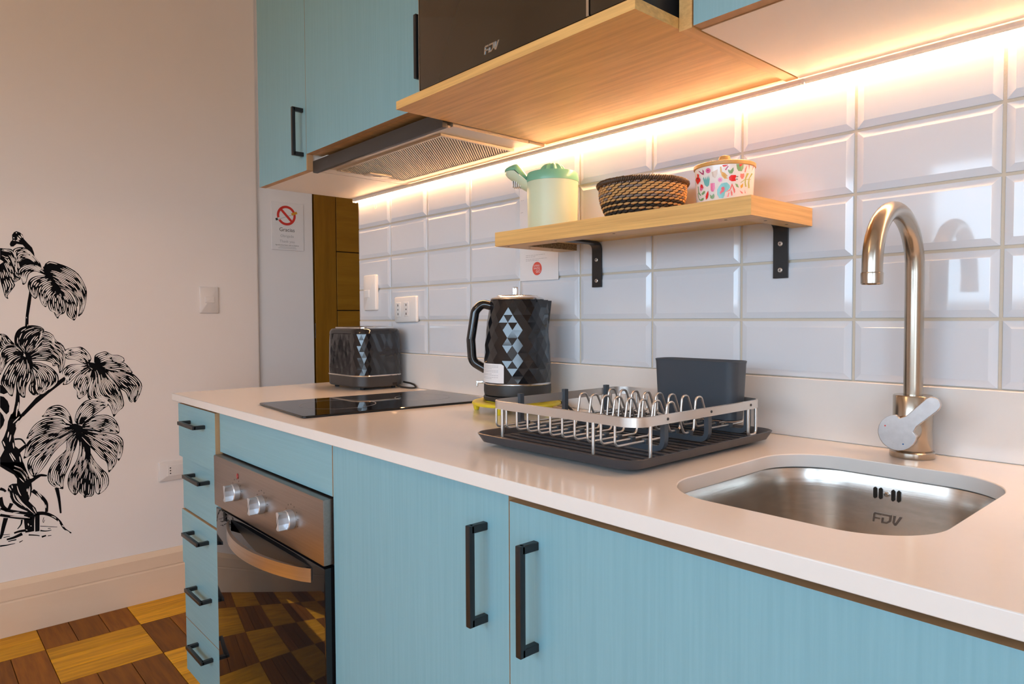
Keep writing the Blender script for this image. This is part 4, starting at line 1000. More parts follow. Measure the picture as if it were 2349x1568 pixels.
for rep in (0, 1):
    for n_, (c, q) in enumerate(CAN_PRINT):
        pts = []
        for i in range(0, len(q), 2):
            # subdivide edges so the print follows the curve
            x0_, z0_ = q[i], q[i+1]; x1_, z1_ = q[(i+2) % len(q)], q[(i+3) % len(q)]
            m_ = max(1, int(abs(x1_-x0_)/60))
            for k in range(m_): pts.append((x0_+(x1_-x0_)*k/m_, z0_+(z1_-z0_)*k/m_))
        if rep: pts = [(p[0]+1800, p[1]) for p in pts]
        h_ = 0.00015 + 0.00012*(n_ % 3) if c in 'TKGOYCL' else 0.0006
        def on(p):
            zz = max(SZ1+0.0025, min(1.3570, p[1]/10000)); a = A0 + math.radians(p[0]/10)
            return ((CR(zz)+h_)*math.cos(a)+CX, (CR(zz)+h_)*math.sin(a)+CY, zz)
        cen = (sum(p[0] for p in pts)/len(pts), sum(p[1] for p in pts)/len(pts))
        vs = [on(p) for p in pts]
        bm = bmesh.new(); bv = [bm.verts.new((p[0]*0.01, p[1]*0.01, 0)) for p in pts]
        f_ = bm.faces.new(bv); rt = bmesh.ops.triangulate(bm, faces=[f_]); bm.verts.index_update()
        bmesh.ops.subdivide_edges(bm, edges=[e for e in bm.edges if abs(e.verts[0].co.x-e.verts[1].co.x) > 0.8], cuts=2)
        bmesh.ops.triangulate(bm, faces=bm.faces[:]); bm.verts.index_update()
        b.add([on((v.co.x*100, v.co.y*100)) for v in bm.verts], [tuple(v.index for v in f.verts) for f in bm.faces], keys.index(c)); bm.free()
b.build('flower_print', t, kind='stuff')
# ================================================================== on the worktop
# toaster
TX0, TX1, TY0, TY1 = 0.108, 0.324, -0.187, -0.026
tcx, tcy, thx, thy = (TX0+TX1)/2, (TY0+TY1)/2, (TX1-TX0)/2, (TY1-TY0)/2
t = thing('toaster', (tcx, tcy, 0.9), 'glossy black toaster with faceted sides and chrome line', 'toaster')
for sx_ in (-1, 1):
    for sy_ in (-1, 1):
        b = MB([RUBBER]); b.lathe([(0.0065, 0.9003), (0.007, 0.902), (0.007, 0.9085)], (tcx+sx_*(thx-.030), tcy+sy_*(thy-.028)), 14); b.build('foot', t, smooth=40)
b = MB([DARKP]); b.loft([rr(tcx, tcy, thx-.004, thy-.004, .040, .9082, 8), rr(tcx, tcy, thx, thy, .044, .912, 8), rr(tcx, tcy, thx+.0005, thy+.0005, .044, .9395, 8)], True, True); b.build('base', t, smooth=40)
b = MB([CHROME]); b.loft([rr(tcx, tcy, thx+.0015, thy+.0015, .045, .9397, 8), rr(tcx, tcy, thx+.0022, thy+.0022, .045, .9415, 8), rr(tcx, tcy, thx+.0015, thy+.0015, .045, .9435, 8)], True, True); b.build('chrome_line', t, smooth=40)
def ring_points(hx, hy, r, n, shift):
    dense = rr(0, 0, hx, hy, r, 0, 16); pts = [Vector((p[0], p[1], 0)) for p in dense]
    seg = [(pts[(i+1) % len(pts)]-pts[i]).length for i in range(len(pts))]; tot = sum(seg)
    out = []
    for k in range(n):
        d = ((k + shift)/n*tot) % tot; i = 0
        while d > seg[i]: d -= seg[i]; i += 1
        out.append(pts[i].lerp(pts[(i+1) % len(pts)], d/seg[i]))
    return out
b = MB([BLACKP])
nr, npt = 7, 46
zz0, zz1 = 0.9437, 1.064
loops = []
for r_ in range(nr+1):
    s = r_/nr; tp = 1 - 0.006*s - 0.012*s**3
    pr = ring_points(thx*tp, thy*tp, .043, npt, 0.5*(r_ % 2))
    loops.append([(tcx+p.x*(1+rnd.uniform(-.004, .004)), tcy+p.y*(1+rnd.uniform(-.005, .005)), zz0+(zz1-zz0)*s) for p in pr])
vs = [p for l in loops for p in l]; fs = []
for r_ in range(nr):
    for k in range(npt):
        a, a2 = r_*npt+k, r_*npt+(k+1) % npt
        c, c2 = (r_+1)*npt+k, (r_+1)*npt+(k+1) % npt
        if r_ % 2 == 0: fs += [(a, a2, c), (a2, c2, c)]
        else: fs += [(a, c2, c), (a, a2, c2)]
b.add(vs, fs); b.build('faceted_shell', t)
b = MB([BLACKP]); tp = 0.982
b.loft([[(q.x+tcx, q.y+tcy, zz1) for q in ring_points(thx*tp, thy*tp, .043, 60, 0)], [(q.x+tcx, q.y+tcy, 1.072) for q in ring_points(thx*.972, thy*.965, .042, 60, 0)], [(q.x+tcx, q.y+tcy, 1.0785) for q in ring_points(thx*.93, thy*.91, .040, 60, 0)], [(q.x+tcx, q.y+tcy, 1.0805) for q in ring_points(thx*.86, thy*.82, .036, 60, 0)]], False, True); b.build('top_shell', t, smooth=50)
b = MB([CHROME, GAP]); b.loft([rr(tcx, tcy, thx*.80, thy*.74, .02, 1.0795, 6), rr(tcx, tcy, thx*.80, thy*.74, .02, 1.0840, 6), rr(tcx, tcy, thx*.76, thy*.66, .016, 1.0855, 6)], True, True)
for sy_ in (-1, 1): b.box(tcx-thx*.66, tcx+thx*.66, tcy+sy_*0.022-.012, tcy+sy_*0.022+.012, 1.0853, 1.0858, 1)
b.build('slot_plate', t, smooth=40, label='chrome plate around the bread slots')
b = MB([GAP]); b.rbox(TX1+.0002, TX1+.0010, -0.075, -0.060, 0.9110, 0.9185, 0.0003, 1); b.build('cord_notch', t)
b = MB([RUBBER]); b.tube(fillet([(TX1-.02, -.060, .9120), (TX1+.012, -.052, .9040), (TX1+.050, -.044, .9034), (TX1+.054, -.026, .9034), (TX1+.034, -.0215, .9110), (TX1+.012, -.0205, .9140), (TX1-.02, -.0230, .9160)], 0.012), 0.0028, 8); b.build('power_cord', t, smooth=60)

# yellow trivet
VX, VY = 0.940, -0.132
t = thing('trivet', (VX, VY, 0.9), 'yellow plastic trivet with short legs under the kettle', 'trivet')
b = MB([YELLOW])
prof = [(0.070, 0.9155), (0.100, 0.9155), (0.1015, 0.918), (0.100, 0.9215), (0.094, 0.9232), (0.074, 0.9232), (0.070, 0.9215)]
b.lathe(prof + [prof[0]], (VX, VY), 48, cap0=False, cap1=False)
for k in range(3):
    a = PI*k/3
    b.add([(VX+math.cos(a)*s1*0.072-math.sin(a)*s2*.007, VY+math.sin(a)*s1*0.072+math.cos(a)*s2*.007, zz) for s1 in (-1, 1) for s2 in (-1, 1) for zz in (.9160, .9230)], [(0, 1, 3, 2), (4, 6, 7, 5), (0, 4, 5, 1), (2, 3, 7, 6), (0, 2, 6, 4), (1, 5, 7, 3)])
b.build('ring', t, smooth=40)
for k in range(5):
    a = math.radians(-138 + 72*k)
    b = MB([YELLOW]); b.lathe([(0.005, 0.9003), (0.006, 0.902), (0.009, 0.9154)], (VX+0.092*math.cos(a), VY+0.092*math.sin(a)), 12); b.build('leg', t, smooth=40)

# kettle
KX, KY, KZ = 0.930, -0.120, 0.9235
KM = Matrix.Translation((KX, KY, 0)) @ Matrix.Rotation(math.atan2(0.746, 0.665), 4, 'Z')
t = thing('kettle', (KX, KY, KZ), 'glossy black kettle with diamond facets standing on the trivet', 'kettle')
b = MB([DARKP], KM); b.lathe([(0.074, KZ), (0.0775, KZ+.002), (0.0780, KZ+.008), (0.076, KZ+.0105), (0.060, KZ+.0105)], seg=48); b.build('power_base', t, smooth=40)
b = MB([DARKP], KM); b.lathe([(0.0700, KZ+.0107), (0.0758, KZ+.0130), (0.0772, KZ+.020), (0.0768, KZ+.0362)], seg=48); b.build('lower_band', t, smooth=40)
b = MB([CHROME], KM); b.lathe([(0.0768, KZ+.0364), (0.0778, KZ+.0375), (0.0778, KZ+.0400), (0.0766, KZ+.0412)], seg=48); b.build('chrome_line', t, smooth=40)
zb0, zb1 = KZ+.0412, 1.1490
rows_, nseg = 11, 20
def krad(s): return 0.0766 - 0.0020*s - 0.0135*s**2.2
vs, fs = [], []
for r_ in range(rows_+1):
    s = r_/rows_
    for k in range(nseg):
        a = 2*PI*(k + 0.5*(r_ % 2))/nseg
        R_ = krad(s)*(1.012 if 0 < r_ < rows_ else 1.0)
        if abs((a+PI) % (2*PI)-PI) < 0.42 and s > 0.66: R_ += 0.0135*(s-0.66)/0.34*(1-abs((a+PI) % (2*PI)-PI)/0.55)
        j = rnd.uniform(-.0006, .0006) if 0 < r_ < rows_ else 0
        vs.append(((R_+j)*math.cos(a), (R_+j)*math.sin(a), zb0+(zb1-zb0)*s))
for r_ in range(rows_):
    for k in range(nseg):
        a, a2 = r_*nseg+k, r_*nseg+(k+1) % nseg
        c, c2 = (r_+1)*nseg+k, (r_+1)*nseg+(k+1) % nseg
        if r_ % 2 == 0: fs += [(a, a2, c), (a2, c2, c)]
        else: fs += [(a, c2, c), (a, a2, c2)]
b = MB([BLACKP], KM); b.add(vs, fs); b.build('faceted_body', t)
b = MB([BLACKP], KM)
tipz = 1.1475
S_ = [(0.050, 0.0275, tipz), (0.0770, 0.0, tipz-.001), (0.050, -0.0275, tipz), (0.0640, 0.0, 1.0700), (0.045, 0.020, 1.095), (0.045, -0.020, 1.095), (0.060, 0.017, tipz), (0.060, -0.017, tipz)]
b.add([(0.052, 0.029, tipz), (0.0785, 0.004, tipz), (0.0785, -0.004, tipz), (0.052, -0.029, tipz), (0.0700, 0.0, 1.072), (0.040, 0.0, 1.10)], [(0, 1, 4), (1, 2, 4), (2, 3, 4), (0, 4, 5), (3, 5, 4), (0, 5, 3), (0, 3, 2, 1)])
b.build('spout', t)
b = MB([CHROME], KM); b.lathe([(0.0600, 1.1492), (0.0612, 1.1505), (0.0600, 1.1535), (0.0480, 1.1575), (0.0460, 1.1595), (0.020, 1.1605)], seg=40); lid = b.build('lid', t, smooth=40)
b = MB([CHROME, INK], KM); b.rbox(-0.010, 0.002, -0.0055, 0.0055, 1.1606, 1.1790, 0.002, 2); b.build('lid_knob', t, smooth=40, label='small chrome lid knob')
b = MB([BLACKP], KM)
hp = fillet([(-0.054, 0, 1.1350), (-0.080, 0, 1.1420), (-0.0960, 0, 1.1250), (-0.1060, 0, 1.060), (-0.1030, 0, 1.010), (-0.0730, 0, 0.9920)], 0.024, 6)
loops = []
for i, p in enumerate(hp):
    tn = (hp[min(i+1, len(hp)-1)]-hp[max(i-1, 0)]).normalized(); nn = Vector((-tn.z, 0, tn.x))
    loops.append([tuple(p + nn*(0.0105*math.cos(a)) + Y*(0.0140*math.sin(a))) for a in [2*PI*k/16 for k in range(16)]])
b.loft(loops, True, True); b.build('handle', t, smooth=60)
b = MB([CHROME], KM); b.rbox(-0.094, -0.0772, -0.006, 0.006, 0.9600, 0.9660, 0.0015, 2); b.rbox(-0.094, -0.090, -0.006, 0.006, 0.9530, 0.9655, 0.0015, 2); b.build('switch_lever', t, smooth=40)
# sticker wraps the lower left of the body
b = MB([PAPER, INK_G], KM)
sa0, sa1 = math.radians(-170), math.radians(-113)
g = 12
def st_pt(s, zz, h): a = sa0+(sa1-sa0)*s; R_ = krad((zz-zb0)/(zb1-zb0))*1.022+h; return (R_*math.cos(a), R_*math.sin(a), zz)
for k in range(g):
    b.add([st_pt(k/g, .9655, 0), st_pt((k+1)/g, .9655, 0), st_pt((k+1)/g, 1.0080 if k < g-1 else 1.0040, 0), st_pt(k/g, 1.0080, 0)], [(0, 1, 2, 3)], 0)
for i, zz in enumerate((1.0030, 1.0000, .9970, .9925, .9895, .9850, .9820, .9775, .9745)):
    for k in range(1, g-2 if i % 3 != 2 else g-5):
        b.add([st_pt(k/g, zz, .0003), st_pt((k+0.8)/g, zz, .0003), st_pt((k+0.8)/g, zz+.0009, .0003), st_pt(k/g, zz+.0009, .0003)], [(0, 1, 2, 3)], 1)
b.build('paper_sticker', t, label='white paper sticker with small print')
b = MB([RUBBER]); b.tube(fillet([(KX+.055, KY+.050, KZ+.004), (KX+.10, KY+.055, .915), (KX+.150, KY+.030, .9034), (KX+.230, KY+.020, .9034), (KX+.270, KY+.060, .9034)], 0.03), 0.0028, 8); b.build('power_cord', t, smooth=60)

# drip tray
t = thing('drip_tray', (1.3725, -0.280, 0.9), 'dark plastic drip tray under the dish rack', 'tray')
rx, ry, rhx, rhy = 1.3725, -0.280, 0.1675, 0.1950
b = MB([SLATE_T])
b.loft([rr(rx, ry, rhx-.016, rhy-.016, .020, .9060, 6), rr(rx, ry, rhx-.0075, rhy-.0075, .026, .9068, 6), rr(rx, ry, rhx-.001, rhy-.001, .030, .9180, 6), rr(rx, ry, rhx, rhy, .030, .9202, 6), rr(rx, ry, rhx-.002, rhy-.002, .029, .9210, 6), rr(rx, ry, rhx-.006, rhy-.006, .026, .9195, 6), rr(rx, ry, rhx-.014, rhy-.014, .022, .9112, 6)], True, True); b.build('pan', t, smooth=35)
for k in range(17):
    y_ = ry - rhy + .030 + k*(2*rhy-.060)/16
    b = MB([SLATE_T]); b.rbox(rx-rhx+.022, rx+rhx-.022, y_-.0030, y_+.0030, .9108, .9136, .0012, 1); b.build('rib', t)
for sx_ in (-1, 1):
    for sy_ in (-1, 1):
        b = MB([RUBBER]); b.lathe([(0.011, 0.9003), (0.012, 0.901), (0.012, 0.9059)], (rx+sx_*(rhx-.045), ry+sy_*(rhy-.045)), 16); b.build('foot', t, smooth=40)

# dish rack
t = thing('dish_rack', (1.3700, -0.275, 0.914), 'silver wire dish rack standing in the dark tray', 'dish rack')
qx, qy, qhx, qhy = 1.3700, -0.2750, 0.1550, 0.1700
b = MB([ALU])
def band(o): return [rr(qx, qy, qhx+o, qhy+o, .030+o, z_, 8) for z_ in (.9590, .9725)]
lo = band(0.0)
b.loft([rr(qx, qy, qhx-.0030, qhy-.0030, .027, .9585, 8), rr(qx, qy, qhx, qhy, .030, .9592, 8), rr(qx, qy, qhx, qhy, .030, .9722, 8), rr(qx, qy, qhx-.0030, qhy-.0030, .027, .9728, 8), rr(qx, qy, qhx-.0030, qhy-.0030, .027, .9585, 8)]); b.build('top_frame', t, smooth=40)
wr = 0.0019
for k in range(11):
    xw = 1.2350 + 0.02515*k
    ya, yz = qy-qhy+.0015, qy+qhy-.0015
    P_ = [(xw, ya, .9600), (xw, ya, .9300)]
    if k >= 3:
        P_ += [(xw, -.3320, .9300), (xw, -.3220, .9810), (xw, -.3080, .9810), (xw, -.2800, .9300),
               (xw, -.2540, .9300), (xw, -.2480, .9830), (xw, -.2330, .9830), (xw, -.2080, .9300)]
    P_ += [(xw, yz, .9300), (xw, yz, .9600)]
    b = MB([ALU]); b.tube(fillet(P_, .0085, 5), wr, 8); b.build('wire', t, smooth=60)
for (xa, ya, xb, yb_) in ((1.2500, qy-qhy+.0015, 1.4470, qy-qhy+.0015), (1.2500, qy+qhy-.0015, 1.4470, qy+qhy-.0015)):
    for xx in (xa, xb):
        b = MB([ALU]); b.tube([(xx, ya-.0001, .9600), (xx, ya, .9141)], .0026, 10); b.build('leg', t, smooth=60)
for xx in (qx-qhx+.0015, qx+qhx-.0015):
    for yy in (-.4130, -.1320):
        b = MB([ALU]); b.tube(fillet([(xx, yy, .9600), (xx, yy, .9165), (xx, yy+.024*(1 if yy < -.3 else -1), .9165), (xx, yy+.024*(1 if yy < -.3 else -1), .9600)] if yy > -.3 else [(xx, yy, .9600), (xx, yy, .9141)], .008), .0026, 10); b.build('leg', t, smooth=60)
for yy in (-.3750, -.2650, -.1500):
    b = MB([SLATE])
    path = fillet([(qx-qhx+.0050, yy, .9780), (qx-qhx+.0050, yy, .9225), (qx+qhx-.0060, yy, .9225), (qx+qhx-.0060, yy, .9640)], .014, 6)
    loops = []
    for i, p in enumerate(path):
        tn = (path[min(i+1, len(path)-1)]-path[max(i-1, 0)]).normalized(); nn = Vector((-tn.z, 0, tn.x))
        loops.append([tuple(p+nn*.0038-Y*.0045), tuple(p+nn*.0038+Y*.0045), tuple(p-nn*.0038+Y*.0045), tuple(p-nn*.0038-Y*.0045)])
    b.loft(loops, True, True)
    for k in range(11):
        xw = 1.2350+0.02515*k
        if xw < qx+qhx-.02: b.box(xw-.0040, xw+.0040, yy-.0040, yy+.0040, .9255, .9330)
    st = b.build('support_strip', t, smooth=30, label='dark plastic wire holder')
    mt = Matrix.Translation((qx+qhx, yy, .9660)) @ Matrix.Rotation(PI/2, 4, 'Y')
    b = MB([DARKP], mt); b.lathe([(0.0022, 0), (0.0020, 0.0008)], seg=10); b.build('rivet', st)

# cutlery caddy
t = thing('cutlery_caddy', (1.4210, -0.1150, 0.936), 'dark slate blue cutlery cup hung at the back of the dish rack', 'cutlery holder')
b = MB([SLATE]); ccx, ccy = 1.4210, -0.1380
def cl(o, z_): return rr(ccx, ccy, .0825+o, .0270+o, .018+o*.5, z_, 8)
b.loft([cl(-.008, .9360), cl(-.005, .9380), cl(-.001, 1.0300), cl(0, 1.0345), cl(-.0012, 1.0352), cl(-.0030, 1.0330), cl(-.0070, .9400)], True, True); b.build('cup', t, smooth=40)

# ================================================================== switches, sockets, papers
def plate_on(name, label, cat, org, ax, an, w, h, mat, group=None):
    t = thing(name, org, label, cat, group)
    return t
def rplate(mb, org, ax, ay, an, w, h, th, r=0.004, mi=0):
    o_, a_, b_, n_ = Vector(org), Vector(ax), Vector(ay), Vector(an)
    def lp(i, d): return [tuple(o_ + a_*p[0] + b_*p[1] + n_*d) for p in rr(0, 0, w/2-i, h/2-i, r, 0, 4)]
    mb.loft([lp(0, 0), lp(0, th*.5), lp(.0012, th*.85), lp(.003, th)], True, True, mi)
t = thing('light_switch', (0.0925, -0.0055, 1.194), 'white light switch plate on the tiles near the corner', 'switch')
b = MB([WHITEP]); rplate(b, (0.0925, -0.0056, 1.194), X, Z, -Y, .078, .117, .011, .006); b.build('cover_plate', t, smooth=40)
b = MB([WHITEP]); rplate(b, (0.0800, -0.0166, 1.191), X, Z, -Y, .030, .026, .0035, .002); b.build('rocker', t, smooth=40)
t = thing('wall_socket', (0.300, -0.0055, 1.137), 'white double socket plate on the tiles behind the toaster', 'socket')
ax = Vector((math.cos(.02), 0, math.sin(.02))); ay = Vector((-math.sin(.02), 0, math.cos(.02)))
b = MB([WHITEP]); rplate(b, (0.300, -0.0056, 1.137), ax, ay, -Y, .122, .079, .008, .004); b.build('cover_plate', t, smooth=40)
for dx in (-.036, .010):
    c = Vector((0.300, -0.0136, 1.137)) + ax*dx
    b = MB([WHITEP]); rplate(b, c, ax, ay, -Y, .026, .046, .0022, .002); md_ = b.build('module', t, smooth=40)
    for k in (-1, 0, 1):
        b = MB([GAP]); rplate(b, c + ay*(k*.0135) - Y*.0021, ax, ay, -Y, .0036, .0075 if k else .0050, .0003, .0012); b.build('pin_hole', md_)
t = thing('wall_light_switch', (XL, -0.206, 1.1905), 'white light switch plate on the plain wall beside the plant mural', 'switch')
b = MB([IVORYP]); rplate(b, (XL+.0003, -0.206, 1.1905), Y, Z, X, .077, .110, .009, .004); b.build('cover_plate', t, smooth=40)
b = MB([IVORYP]); rplate(b, (XL+.0093, -0.204, 1.1915), Y, Z, X, .040, .026, .0030, .002); b.build('rocker', t, smooth=40)
t = thing('low_wall_socket', (XL, -0.352, 0.5015), 'white double socket plate low on the wall by the drawers', 'socket')
b = MB([IVORYP]); rplate(b, (XL+.0003, -0.352, 0.5015), Y, Z, X, .122, .079, .008, .004); b.build('cover_plate', t, smooth=40)
b = MB([IVORYP]); rplate(b, (XL+.0083, -0.345, 0.5035), Y, Z, X, .074, .046, .0020, .002); md_ = b.build('module', t, smooth=40)
for dy in (-.025, .025):
    for k in (-1, 0, 1):
        b = MB([GAP]); rplate(b, (XL+.0103, -0.345+dy, 0.5035+k*.011), Y, Z, X, .0050, .0050, .0003, .0022); b.build('pin_hole', md_)
# no smoking notice
XS = XL-0.020
sy, sz = 0.1485, 1.5260
t = thing('no_smoking_notice', (XS, sy, 1.42), 'white no smoking notice taped up beside the brown door', 'sign')
b = MB([PAPER]); b.rbox(XS+.0004, XS+.0040, sy-.0755, sy+.0755, sz-.1065, sz+.1065, .0008, 1); b.build('sheet', t)
pr = MB([REDINK, PAPER, ORANGE_INK, INK, INK_G]); fx = XS+.0040
def ringy(mb, cy_, cz_, r0_, r1_, h_, mi, n=40):
    for k in range(n):
        a0, a1 = 2*PI*k/n, 2*PI*(k+1)/n
        mb.add([(fx+h_, cy_+r*math.cos(a), cz_+r*math.sin(a)) for r, a in ((r0_, a0), (r1_, a0), (r1_, a1), (r0_, a1))], [(0, 1, 2, 3)], mi)
cyy, czz = sy-.006, sz+.048
def bar(p, q, w, h_, mi):
    p, q = Vector(p), Vector(q); d = (q-p).normalized(); n_ = Vector((-d.y, d.x))*w/2
    pr.add([(fx+h_, cyy+c.x, czz+c.y) for c in (p-n_, q-n_, q+n_, p+n_)], [(0, 1, 2, 3)], mi)
ringy(pr, cyy, czz, .033, .044, .0003, 0)
bar((-.040, -.018), (.024, .007), .0105, .0005, 1); bar((.024, .007), (.050, .017), .0110, .0005, 2); bar((-.050, -.021), (-.040, -.018), .0105, .0005, 3); bar((-.040, -.0205), (.024, .0045), .0020, .0006, 4)
bar((-.026, .027), (.026, -.027), .011, .0008, 0)
pr.build('prohibition_symbol', t, label='red ring crossing out a cigarette')
for s_, z_, sz_, mi in (('Gracias', -.016, .0240, 3), ('Obrigado', -.044, .0165, 4), ('Thank you', -.068, .0165, 4), ('Agradecemos fumar solo en el balcón', -.0845, .0072, 3)):
    pr = MB([REDINK, PAPER, ORANGE_INK, INK, INK_G]); text_on(pr, s_, (fx, sy-.004, sz+z_), Y, Z, X, sz_, mi, h=.0003); pr.build('text_line', t)
for k, (a_, b__) in enumerate(((-.040, .036), (-.046, .040))):
    pr = MB([REDINK, PAPER, ORANGE_INK, INK, INK_G]); pr.add([(fx+.0003, sy+a_, sz-.093-.006*k), (fx+.0003, sy+b__, sz-.093-.006*k), (fx+.0003, sy+b__, sz-.0915-.006*k), (fx+.0003, sy+a_, sz-.0915-.006*k)], [(0, 1, 2, 3)], 4); pr.build('text_line', t)
# instruction sheet on the tiles
t = thing('instruction_sheet', (0.883, -0.006, 1.20), 'white paper sheet with a round red logo taped to the tiles', 'paper')
b = MB([PAPER])
b.add([(0.8155, -.0063, 1.2010), (0.9505, -.0066, 1.1995), (0.9505, -.0064, 1.478), (0.8155, -.0062, 1.480), (0.8155, -.0058, 1.2010), (0.9505, -.0061, 1.1995), (0.9505, -.0059, 1.478), (0.8155, -.0057, 1.480)], [(0, 1, 2, 3), (7, 6, 5, 4), (0, 4, 5, 1), (1, 5, 6, 2), (2, 6, 7, 3), (3, 7, 4, 0)]); b.build('sheet', t)
b = MB([CORAL_INK, PAPER, INK_G])
b.prism([(.0162*math.cos(a*PI/16), .0162*math.sin(a*PI/16)) for a in range(32)], (0.878, -.0066, 1.2290), X, Z, -Y, .0004, 0)
for s_, dx, dz_, sz_ in (('LIVING', -.001, .0070, .0068), ('SANTIA', -.001, .0006, .0066), ('GO', .004, -.0068, .0105)):
    text_on(b, s_, (0.878+dx, -.0070, 1.2290+dz_), X, Z, -Y, sz_, 1, h=.0003)
b.build('logo', t, label='round coral red logo')
b = MB([CORAL_INK, PAPER, INK_G])
for zz, x0_, x1_ in ((1.262, .838, .905), (1.258, .838, .872), (1.2525, .838, .912), (1.2490, .838, .884), (1.470, .84, .92), (1.46, .84, .93), (1.45, .84, .90), (1.43, .82, .83), (1.40, .82, .832), (1.37, .82, .83)):
    x_ = x0_
    while x_ < x1_:
        l_ = rnd.uniform(.003, .010)
        b.box(x_, min(x_+l_, x1_), -.0069, -.0066, zz, zz+.0009, 2); x_ += l_+.0018
b.build('small_print', t, kind='stuff')
# ceiling lamp of the room
t = thing('ceiling_lamp', (0.9, -1.9, 2.55), 'round glass ceiling lamp in the room behind the viewer', 'lamp')
b = MB([WHITEP]); b.lathe([(0.055, 2.549), (0.055, 2.52), (0.02, 2.515)], (0.9, -1.9), 24); b.build('ceiling_rose', t, smooth=40)
b = MB([BLACKM]); b.tube([(0.9, -1.9, 2.516), (0.9, -1.9, 2.30)], .004, 8); b.build('rod', t, smooth=60)
b = MB([LAMPM]); b.lathe([(0.10*math.sin(PI*k/16)+.0005, 2.20-.10*math.cos(PI*k/16)) for k in range(17)], (0.9, -1.9), 32); b.build('globe', t, smooth=60)

t = thing('passage_fill_lamp', (-0.45, 1.0, 2.55), 'unseen globe lamp added to brighten the side passage', 'lamp')  # made-up lamp, put in to lift the light on the passage wall
b = MB([WHITEP]); b.lathe([(0.05, 2.549), (0.05, 2.53), (0.03, 2.525)], (-0.45, 1.0), 24); b.build('ceiling_rose', t, smooth=40)
b = MB([FILL_LAMPM]); b.lathe([(0.09*math.sin(PI*k/16)+.0005, 2.43-.09*math.cos(PI*k/16)) for k in range(17)], (-0.45, 1.0), 32); b.build('globe', t, smooth=60)

# ================================================================== plant mural on the left wall
t = thing('plant_mural', (XL, -0.75, 0.32), 'black line mural of a climbing monstera plant on the wall', 'mural')
def unpk(q): return [Vector((q[i]/10000, q[i+1]/10000)) for i in range(0, len(q), 2)]
def samp(P_, s):
    L_ = [0]
    for a, c in zip(P_[:-1], P_[1:]): L_.append(L_[-1]+(c-a).length)
    d = s*L_[-1]
    for i in range(len(P_)-1):
        if d <= L_[i+1]+1e-9:
            w = (d-L_[i])/max(1e-9, L_[i+1]-L_[i]); return P_[i].lerp(P_[i+1], w)
    return P_[-1]
def smooth_line(P_, n=3):
    out = []
    for i in range(len(P_)-1):
        p0, p1, p2, p3 = P_[max(i-1, 0)], P_[i], P_[i+1], P_[min(i+2, len(P_)-1)]
        for k in range(n):
            s = k/n
            out.append(0.5*((2*p1)+(p2-p0)*s+(2*p0-5*p1+4*p2-p3)*s*s+(3*p1-p0-3*p2+p3)*s**3))
    out.append(P_[-1]); return out
H0, H1 = 0.0004, 0.0008
def w3(p, h): return (XL+h, p.x, p.y)
def ribbon(mb, P_, wf, h, mi):
    n = len(P_); vs = []
    for i, p in enumerate(P_):
        d = (P_[min(i+1, n-1)]-P_[max(i-1, 0)]); d = d.normalized() if d.length > 0 else Vector((1, 0))
        nn = Vector((-d.y, d.x)); w = wf(i/(n-1))/2
        vs += [w3(p-nn*w, h), w3(p+nn*w, h)]
    mb.add(vs, [(2*i, 2*i+1, 2*i+3, 2*i+2) for i in range(n-1)], mi)
leafmb = {}
names = {'T': 'leaf', 'U': 'leaf', 'V': 'leaf', 'M': 'leaf', 'N': 'leaf', 'P': 'leaf', 'bud': 'leaf_bud', 'old': 'leaf', 'stem': 'stem', 'trunk': 'trunk', 'branch': 'branch', 'root': 'root', 'ground': 'ground_lines'}
def lm(g):
    if g in ('stem', 'branch', 'old', 'root'): g = g + str(len(leafmb))
    if g not in leafmb: leafmb[g] = MB([MURALB, PAINT])
    return leafmb[g]
lay = {}
for g, q in MURAL_SOLIDS:
    P_ = unpk(q); lm(g).flat([w3(p, H0) for p in P_], 0)
for g, q, wa, wb in MURAL_STROKES:
    P_ = smooth_line(unpk(q), 5); ribbon(lm(g), P_, lambda s, wa=wa, wb=wb: (wa+(wb-wa)*s)/10000, H0+.0001, 0)
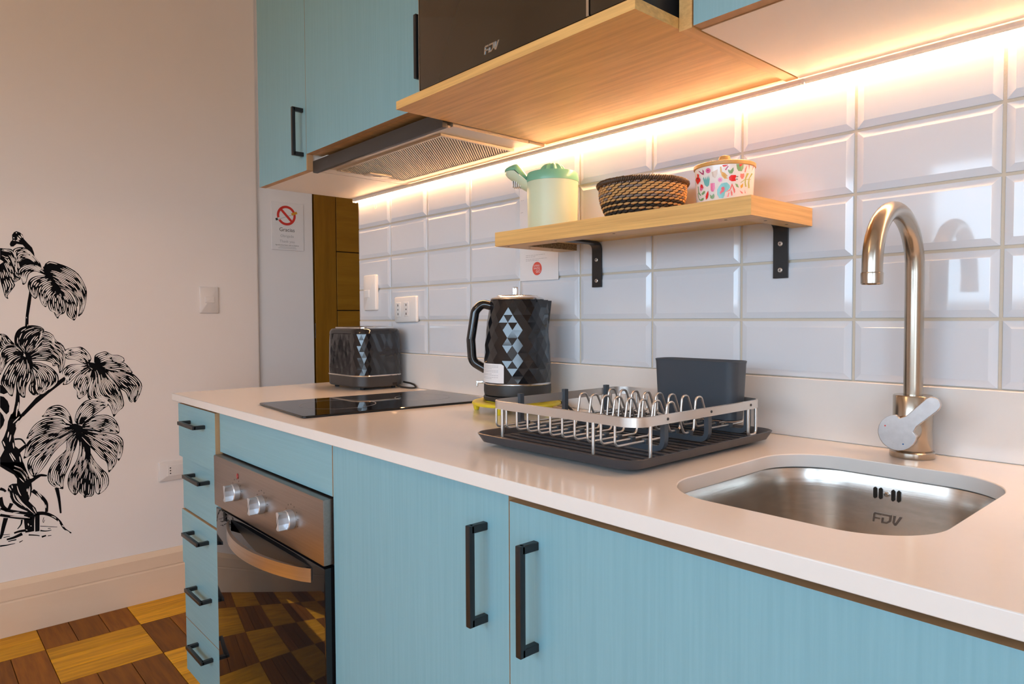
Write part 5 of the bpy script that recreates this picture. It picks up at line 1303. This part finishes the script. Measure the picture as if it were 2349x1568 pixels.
for g, qa, qb, dens in MURAL_LOBES:
    A, B = smooth_line(unpk(qa)), smooth_line(unpk(qb)); mb = lm(g)
    k_ = lay.get(g, 0); lay[g] = k_+1
    ho = .00045 + .00003*k_; hw_ = ho+.0003
    N_ = 22
    sa = [samp(A, i/N_) for i in range(N_+1)]; sb = [samp(B, i/N_) for i in range(N_+1)]
    vs = [w3(p, ho) for p in sa]+[w3(p, ho) for p in sb]
    mb.add(vs, [(i, i+1, N_+2+i, N_+1+i) for i in range(N_)], 0)
    ribbon(mb, sa, lambda s: .0032, ho, 0); ribbon(mb, sb, lambda s: .0032, ho, 0)
    wid = max((sa[i]-sb[i]).length for i in range(N_+1))
    ns_ = max(4, int(wid/.0062))
    rs = random.Random(len(qa)*7+len(qb)*13+k_)
    for j in range(ns_):
        u0 = (j+.5)/ns_
        if dens < .3 and rs.random() < .25: continue
        s = rs.uniform(.03, .30)
        while s < .93:
            ln = rs.uniform(.12, .46)*(.5+dens); e = min(.955, s+ln)
            if e-s > .05:
                line = []
                for m_ in range(7):
                    ss = s+(e-s)*m_/6; uu = u0+rs.uniform(-.006, .006)
                    line.append(samp(sa, ss).lerp(samp(sb, ss), min(.96, max(.04, uu))))
                loc = (samp(sa, (s+e)/2)-samp(sb, (s+e)/2)).length/ns_
                wmax = min(.0062, loc*(.36+.50*dens))
                if wmax > .0005: ribbon(mb, line, lambda x, wmax=wmax: wmax*max(.12, math.sin(PI*(.08+.84*x))**.6), hw_, 1)
            s = e+rs.uniform(.015, .05+.16*(1-dens))
wmb = {}
for g, q, w in MURAL_WHITES:
    tgt = leafmb.get(g)
    if tgt is None: tgt = wmb.setdefault(g, MB([PAINT]))
    ribbon(tgt, smooth_line(unpk(q), 4), lambda x, w=w: w/10000*max(.25, math.sin(PI*(.1+.8*x))), .0019, 0 if g in wmb else 1)
for g, mb in wmb.items(): mb.build('engraving_lines', t, tri='keep', kind='stuff')
for g, mb in leafmb.items():
    mb.build(names[g.rstrip('0123456789')], t, tri='keep', kind='stuff' if g == 'ground' else None)
